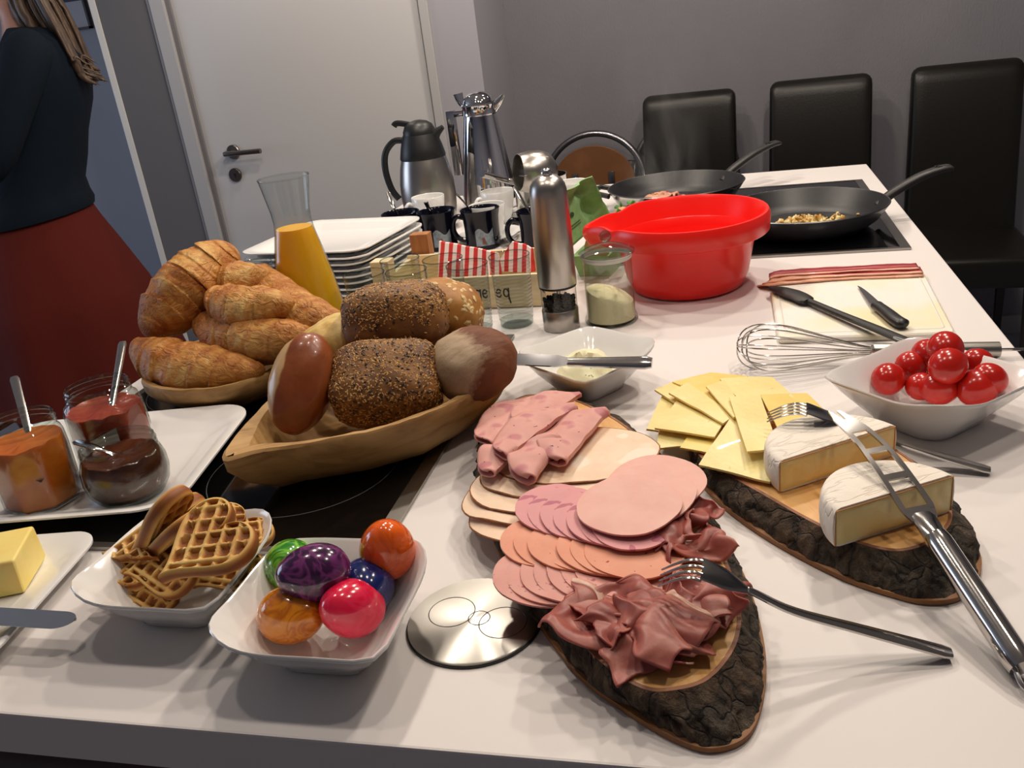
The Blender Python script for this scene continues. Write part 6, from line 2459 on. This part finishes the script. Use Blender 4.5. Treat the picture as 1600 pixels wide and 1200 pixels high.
V1, F1 = grid(26, 20, lidf)
lidm = mesh('lid', (V1, F1), CART, t, True, angle=60)
sm = lidm.modifiers.new('thickness', 'SOLIDIFY')
sm.thickness = 0.002
ip = []
for v0, v1, u0, u1 in ((0.33, 0.345, 0.10, 0.52), (0.28, 0.295, 0.10, 0.52)):
    ip.append(grid(6, 2, lambda u, v, a=(u0, u1, v0, v1): lidf(a[0] + (a[1] - a[0]) * u, a[2] + (a[3] - a[2]) * v, 0.0012)))
ip.append(grid(8, 6, lambda u, v: lidf(0.40 + 0.05 * math.cos(2 * PI * u) * v, 0.52 + 0.05 * math.sin(2 * PI * u) * v, 0.0012)))
pr_ = mesh('stamp_print', join(*ip), M('dark_green_ink', '2f4f2a', 0.8), None)
pr_.parent = lidm
pr_.matrix_parent_inverse = Matrix.Translation(-Vector((cen.x, cen.y, T)))
ed = (B_ - A_)
ed.z = 0
L_ = ed.length
ed.normalize()
pd = Vector((ed.y, -ed.x, 0))
tw = 0.066


def trayf(u, v):
    p = A_ + ed * (L_ * u) + pd * (tw * v)
    e_ = max(0.0, 1 - 7 * min(u, 1 - u, v, 1 - v))
    z = 0.040 - 0.026 * abs(math.sin(PI * u * 3)) * abs(math.sin(PI * v)) if 0.02 < u < 0.98 else 0.040
    return Vector((p.x, p.y, T + (z if e_ < 0.9 else 0.042)))


TR = grid(25, 17, trayf)
wl = [A_ + ed * (L_ * u) + pd * (tw * v) for u, v in ((0, 0), (1, 0), (1, 1), (0, 1))]
cw = sum(wl, Vector()) / 4
side = rings([[Vector((cw.x + (p.x - cw.x) * 0.86, cw.y + (p.y - cw.y) * 0.86, T + 0.0005)) for p in wl], [Vector((p.x, p.y, T + 0.042)) for p in wl]], True, False)
mesh('tray', join(TR, side), CART, t, True, angle=50)
BE = M('brown_eggshell', 'c98a5a', 0.5, col2='d29867', nscale=30)
k = 0
for u, v, lb in ((0.17, 0.5, 'nearest brown egg in the carton by the sugar jar lid'), (0.5, 0.5, 'middle brown egg in the green carton'), (0.83, 0.5, 'farthest brown egg in the carton beside the parsley')):
    p = A_ + ed * (L_ * u) + pd * (tw * v)
    o = mesh('brown_egg', EGG, BE, loc=(p.x, p.y, T + 0.047), rot=(0.15 * math.sin(k), 0.12, k))
    tag(o, lb, 'egg', 'brown eggs in the carton')
    k += 1
# sprig of herbs beside the eggs
LEAF = M('parsley_green', '3f7a2c', 0.6, col2='6aa046', nscale=40)
lv = []
rr = random.Random(3)
for k in range(16):
    lv.append(xf(ellipsoid(0.007, 0.005, 0.0016, 8, 6), r=(rr.random() * 2, rr.random() * 2, rr.random() * 6), t=(rr.gauss(0, 0.011), rr.gauss(0, 0.010), rr.gauss(0, 0.008))))
pp = P(978, 330, 0.070)
t = thing('herb_sprig', 'small sprig of green parsley behind the red bowl spout', 'herbs', pp)
mesh('leaves', join(*lv), LEAF, t, smooth=False)
mesh('stem', tube([(0, 0, 0), (0.006, 0.006, -0.02), (0.002, 0.010, -0.045)], 0.0012, 6), LEAF, t)

# faint steam over the rear pan
st = NT('steam')
st.t.nodes.remove(st.b)
vs_ = st.n('VolumeScatter')
vs_.inputs['Color'].default_value = (1, 1, 1, 1)
co = st.coord()
xx = st.xyz(co)
nz = st.noise(14, 3, co=st.coord((1, 1, 0.45)), dist=1.0)
r2 = st.math('ADD', st.math('POWER', st.math('MULTIPLY', xx[0], 1 / 0.10), 2.0), st.math('POWER', st.math('MULTIPLY', xx[1], 1 / 0.07), 2.0))
fall = st.math('MAXIMUM', st.math('SUBTRACT', 1.0, r2), 0.0)
up_ = st.math('MAXIMUM', st.math('SUBTRACT', 1.0, st.math('MULTIPLY', xx[2], 1 / 0.30)), 0.0)
dn = st.math('MULTIPLY', st.math('MULTIPLY', fall, up_), st.math('MAXIMUM', st.math('MULTIPLY', st.math('SUBTRACT', nz, 0.42), 16.0), 0.0))
st.l(st.math('MULTIPLY', dn, 0.9), vs_.inputs['Density'])
st.l(vs_.outputs[0], st.out.inputs['Volume'])
o = mesh('steam', box(-0.10, 0.10, -0.07, 0.07, 0.0, 0.30), st.m, loc=(pc1.x - 0.02, pc1.y - 0.01, T + 0.055), smooth=False)
o['kind'] = 'stuff'
o['label'] = 'faint wisp of steam rising from the rear frying pan'
o['category'] = 'steam'
# ------------------------------------------------------------------ the woman at the left
YW = 2.45
t = thing('person', 'person in dark teal top and rust red skirt standing with long brown hair down', 'person', (-2.215, YW, 0), R_(35))
SKIN = M('skin', 'b98a78', 0.5, sss=0.2, ssss=0.02)


def w(x, dy, z):
    return (x + 2.17, dy, z)


vs, es, rad = [], [], []


def sv_(p, r_, par=None, r2=None):
    vs.append(p)
    rad.append((r_, r2 or r_))
    if par is not None:
        es.append((par, len(vs) - 1))
    return len(vs) - 1


pel = sv_(w(-2.16, 0, 0.93), 0.13, None, 0.12)
sp1 = sv_(w(-2.12, 0, 1.10), 0.105, pel)
che = sv_(w(-2.06, 0, 1.30), 0.12, sp1)
nb_ = sv_(w(-2.01, 0, 1.475), 0.085, che)
nt = sv_(w(-2.025, 0, 1.560), 0.058, nb_)
hd_ = sv_(w(-2.055, 0, 1.645), 0.088, nt, 0.078)
ht = sv_(w(-2.050, 0, 1.735), 0.070, hd_, 0.066)
ns = sv_(w(-2.155, 0, 1.640), 0.010, hd_)
for s_ in (-1, 1):
    sh = sv_(w(-2.03, s_ * 0.17, 1.42), 0.055, che)
    el = sv_(w(-2.13 - (0.06 if s_ < 0 else 0), s_ * 0.23, 1.16), 0.040, sh)
    wr = sv_(w(-2.38, s_ * 0.17, 1.06), 0.026, el)
    pm = sv_(w(-2.44, s_ * 0.155, 1.05), 0.026, wr, 0.018)
    for f in range(4):
        k1 = sv_(w(-2.485, s_ * 0.155 + (f - 1.5) * 0.018, 1.046 + 0.004 * (f % 2)), 0.009, pm)
        k2 = sv_(w(-2.515 - 0.004 * (1.5 - abs(f - 1.5)), s_ * 0.155 + (f - 1.5) * 0.019, 1.035), 0.008, k1)
        sv_(w(-2.530 - 0.006 * (1.5 - abs(f - 1.5)), s_ * 0.155 + (f - 1.5) * 0.019, 1.018), 0.007, k2)
    th1 = sv_(w(-2.445, s_ * 0.155 - s_ * 0.036, 1.050), 0.010, pm)
    sv_(w(-2.480, s_ * 0.155 - s_ * 0.048, 1.040), 0.008, th1)
    hp = sv_(w(-2.16, s_ * 0.09, 0.86), 0.085, pel)
    kn = sv_(w(-2.19 - 0.05 * s_, s_ * 0.09, 0.48), 0.052, hp)
    an = sv_(w(-2.14 - 0.05 * s_, s_ * 0.09, 0.09), 0.034, kn)
    to = sv_(w(-2.30 - 0.05 * s_, s_ * 0.10, 0.03), 0.028, an, 0.025)
me = bpy.data.meshes.new('body')
me.from_pydata(vs, es, [])
body = bpy.data.objects.new('body', me)
C.objects.link(body)
body.parent = t
body.modifiers.new('skin', 'SKIN')
if not me.skin_vertices:
    bpy.context.view_layer.objects.active = body
    bpy.ops.mesh.customdata_skin_add()
for i, (a, b_) in enumerate(rad):
    me.skin_vertices[0].data[i].radius = (a, b_)
    me.skin_vertices[0].data[i].use_root = (i == 0)
sb = body.modifiers.new('smooth', 'SUBSURF')
sb.levels = 2
sb.render_levels = 2
me.materials.append(SKIN)
for md in body.modifiers:
    if md.type == 'SKIN':
        md.use_smooth_shade = True
EYEM = M('eye_white', 'e8e4e0', 0.2)
for s_ in (-1, 1):
    e_ = mesh('eye', xf(ellipsoid(0.010, 0.014, 0.010, 14, 10), t=w(-2.132, s_ * 0.030, 1.665)), EYEM, t)
mesh('mouth', xf(ellipsoid(0.008, 0.022, 0.006, 14, 8), t=w(-2.135, 0, 1.595)), M('lips', '9a4a46', 0.5), t)


def ell_loop(cx, z, a, b_, n=64, fold=0.0, nf=7, sl=0.0, ph=0.0):
    L = []
    for i in range(n):
        th = 2 * PI * i / n
        k = 1 + fold * (math.sin(nf * th + ph) + 0.5 * math.sin((nf + 4) * th + 1.3 + ph))
        L.append((cx + 2.17 + a * k * math.cos(th), b_ * k * math.sin(th), z + sl * math.cos(th)))
    return L


TOPM_ = NT('dark_teal_knit')
TOPM_.set(rough=0.9, spec=0.2)
TOPM_.col('0a1520')
TOPM_.bump(TOPM_.noise(220, 2, co=TOPM_.coord()), 0.3, 0.002)
TOPK = TOPM_.m
prof = [(-2.170, 0.935, 0.190, 0.195, 0.016), (-2.165, 0.955, 0.190, 0.196, 0.016), (-2.150, 0.985, 0.168, 0.182, 0.012), (-2.135, 1.03, 0.152, 0.172, 0.006), (-2.110, 1.10, 0.146, 0.168, 0.0), (-2.085, 1.18, 0.150, 0.175, 0), (-2.055, 1.27, 0.160, 0.190, 0),
        (-2.035, 1.34, 0.157, 0.202, 0), (-2.020, 1.40, 0.138, 0.205, 0), (-2.010, 1.445, 0.112, 0.195, 0), (-2.005, 1.475, 0.092, 0.165, -0.004), (-2.000, 1.490, 0.082, 0.140, -0.008), (-2.000, 1.492, 0.076, 0.132, -0.008), (-2.002, 1.480, 0.070, 0.125, -0.008)]
loops = []
for cx, z, a, b_, sl in prof:
    L = ell_loop(cx, z, a, b_, sl=sl)
    # soft horizontal wrinkles in the small of the back
    wr_ = 0.005 * math.sin(z * 150) * math.exp(-((z - 1.08) / 0.07) ** 2)
    L = [(x + (wr_ if x - (cx + 2.17) > 0 else 0), y, zz_) for x, y, zz_ in L]
    loops.append(L)
mesh('knit_top', rings(loops, False, False), TOPK, t, angle=80)
for s_ in (-1, 1):
    pth = spline([w(-2.02, s_ * 0.130, 1.445), w(-2.035, s_ * 0.185, 1.405), w(-2.08 - (0.03 if s_ < 0 else 0), s_ * 0.222, 1.28), w(-2.13 - (0.06 if s_ < 0 else 0), s_ * 0.238, 1.155), w(-2.26, s_ * 0.205, 1.10), w(-2.37, s_ * 0.172, 1.062)], 40)
    mesh('sleeve', tube(pth, lambda q: interp([(0, 0.050), (0.15, 0.068), (0.4, 0.060), (0.6, 0.054), (0.8, 0.046), (1, 0.036)], q), 20), TOPK, t, angle=80)
SKM = NT('rust_red_wool')
SKM.set(rough=0.95, spec=0.2)
SKM.col('561c16')
SKM.bump(SKM.noise(250, 2, co=SKM.coord()), 0.3, 0.002)
loops = []
for q in np.linspace(0, 1, 18):
    z = 0.965 - 0.625 * q
    a = interp([(0, 0.178), (0.08, 0.190), (0.25, 0.235), (0.5, 0.295), (1, 0.345)], q)
    loops.append(ell_loop(-2.172 - 0.0 * q, z, a, a * 0.98, n=96, fold=0.055 * q ** 1.3, nf=6, ph=0.6, sl=0.010 * (1 - q)))
loops.append([(x * 0.985, y * 0.985, z + 0.004) for x, y, z in loops[-1]])
mesh('skirt', rings(loops, False, False), SKM.m, t, angle=80)
TIG = M('black_tights', '0e0f14', 0.7)
for s_ in (-1, 1):
    pth = spline([w(-2.17 - 0.03 * s_, s_ * 0.09, 0.62), w(-2.19 - 0.05 * s_, s_ * 0.09, 0.48), w(-2.155 - 0.05 * s_, s_ * 0.09, 0.30), w(-2.14 - 0.05 * s_, s_ * 0.09, 0.09)], 24)
    mesh('tights_leg', tube(pth, lambda q: interp([(0, 0.074), (0.3, 0.060), (0.6, 0.060), (1, 0.042)], q), 16), TIG, t)
    fx = [w(-2.09 - 0.05 * s_, s_ * 0.09, 0.045), w(-2.15 - 0.05 * s_, s_ * 0.09, 0.05), w(-2.24 - 0.05 * s_, s_ * 0.097, 0.040), w(-2.335 - 0.05 * s_, s_ * 0.10, 0.030)]
    mesh('shoe', tube(spline(fx, 18), lambda q: interp([(0, 0.030), (0.3, 0.042), (0.8, 0.046), (1, 0.020)], q), 16, ry=lambda q: interp([(0, 0.040), (0.4, 0.046), (1, 0.020)], q)), BLACKP, t)
# hair
HAIR = NT('brown_hair')
HAIR.set(rough=0.5)
co = HAIR.coord((8, 8, 1))
HAIR.col(HAIR.ramp(HAIR.noise(20, 3, co=co), [(0.3, '2c2019'), (0.55, '4d3a2b'), (0.75, '6e5740')]))
rr = random.Random(5)
hair = [xf(ellipsoid(0.098, 0.092, 0.108, 24, 16), t=w(-2.035, 0, 1.700))]
for k in range(150):
    thick = k < 60
    dy = rr.gauss(-0.02, 0.045)
    s0 = w(-2.02 + 0.06 * rr.random(), dy * 0.9, 1.70 + 0.06 * rr.random())
    g_ = rr.gauss(0.2, 0.95)
    s1 = w(-1.972 + 0.026 * g_, dy * 1.1, 1.57)
    s2 = w(-1.948 + 0.026 * g_, dy * 1.1, 1.47)
    s3 = w(-1.928 + 0.022 * g_, dy * 1.1, 1.39)
    en = 1.30 + 0.07 * rr.random()
    s4 = w(-1.916 + 0.022 * g_, dy * 1.1, en + 0.03)
    s5 = w(-1.892 + 0.020 * g_ + 0.02 * rr.random(), dy * 1.1, en + 0.012 * rr.random())
    r0 = 0.017 if thick else 0.006
    hair.append(tube(spline([s0, s1, s2, s3, s4, s5], 30), lambda q, r0=r0: r0 * interp([(0, 1), (0.6, 0.95), (0.85, 0.6), (1, 0.08)], q), 8))
mesh('hair', join(*hair), HAIR.m, t, angle=80)
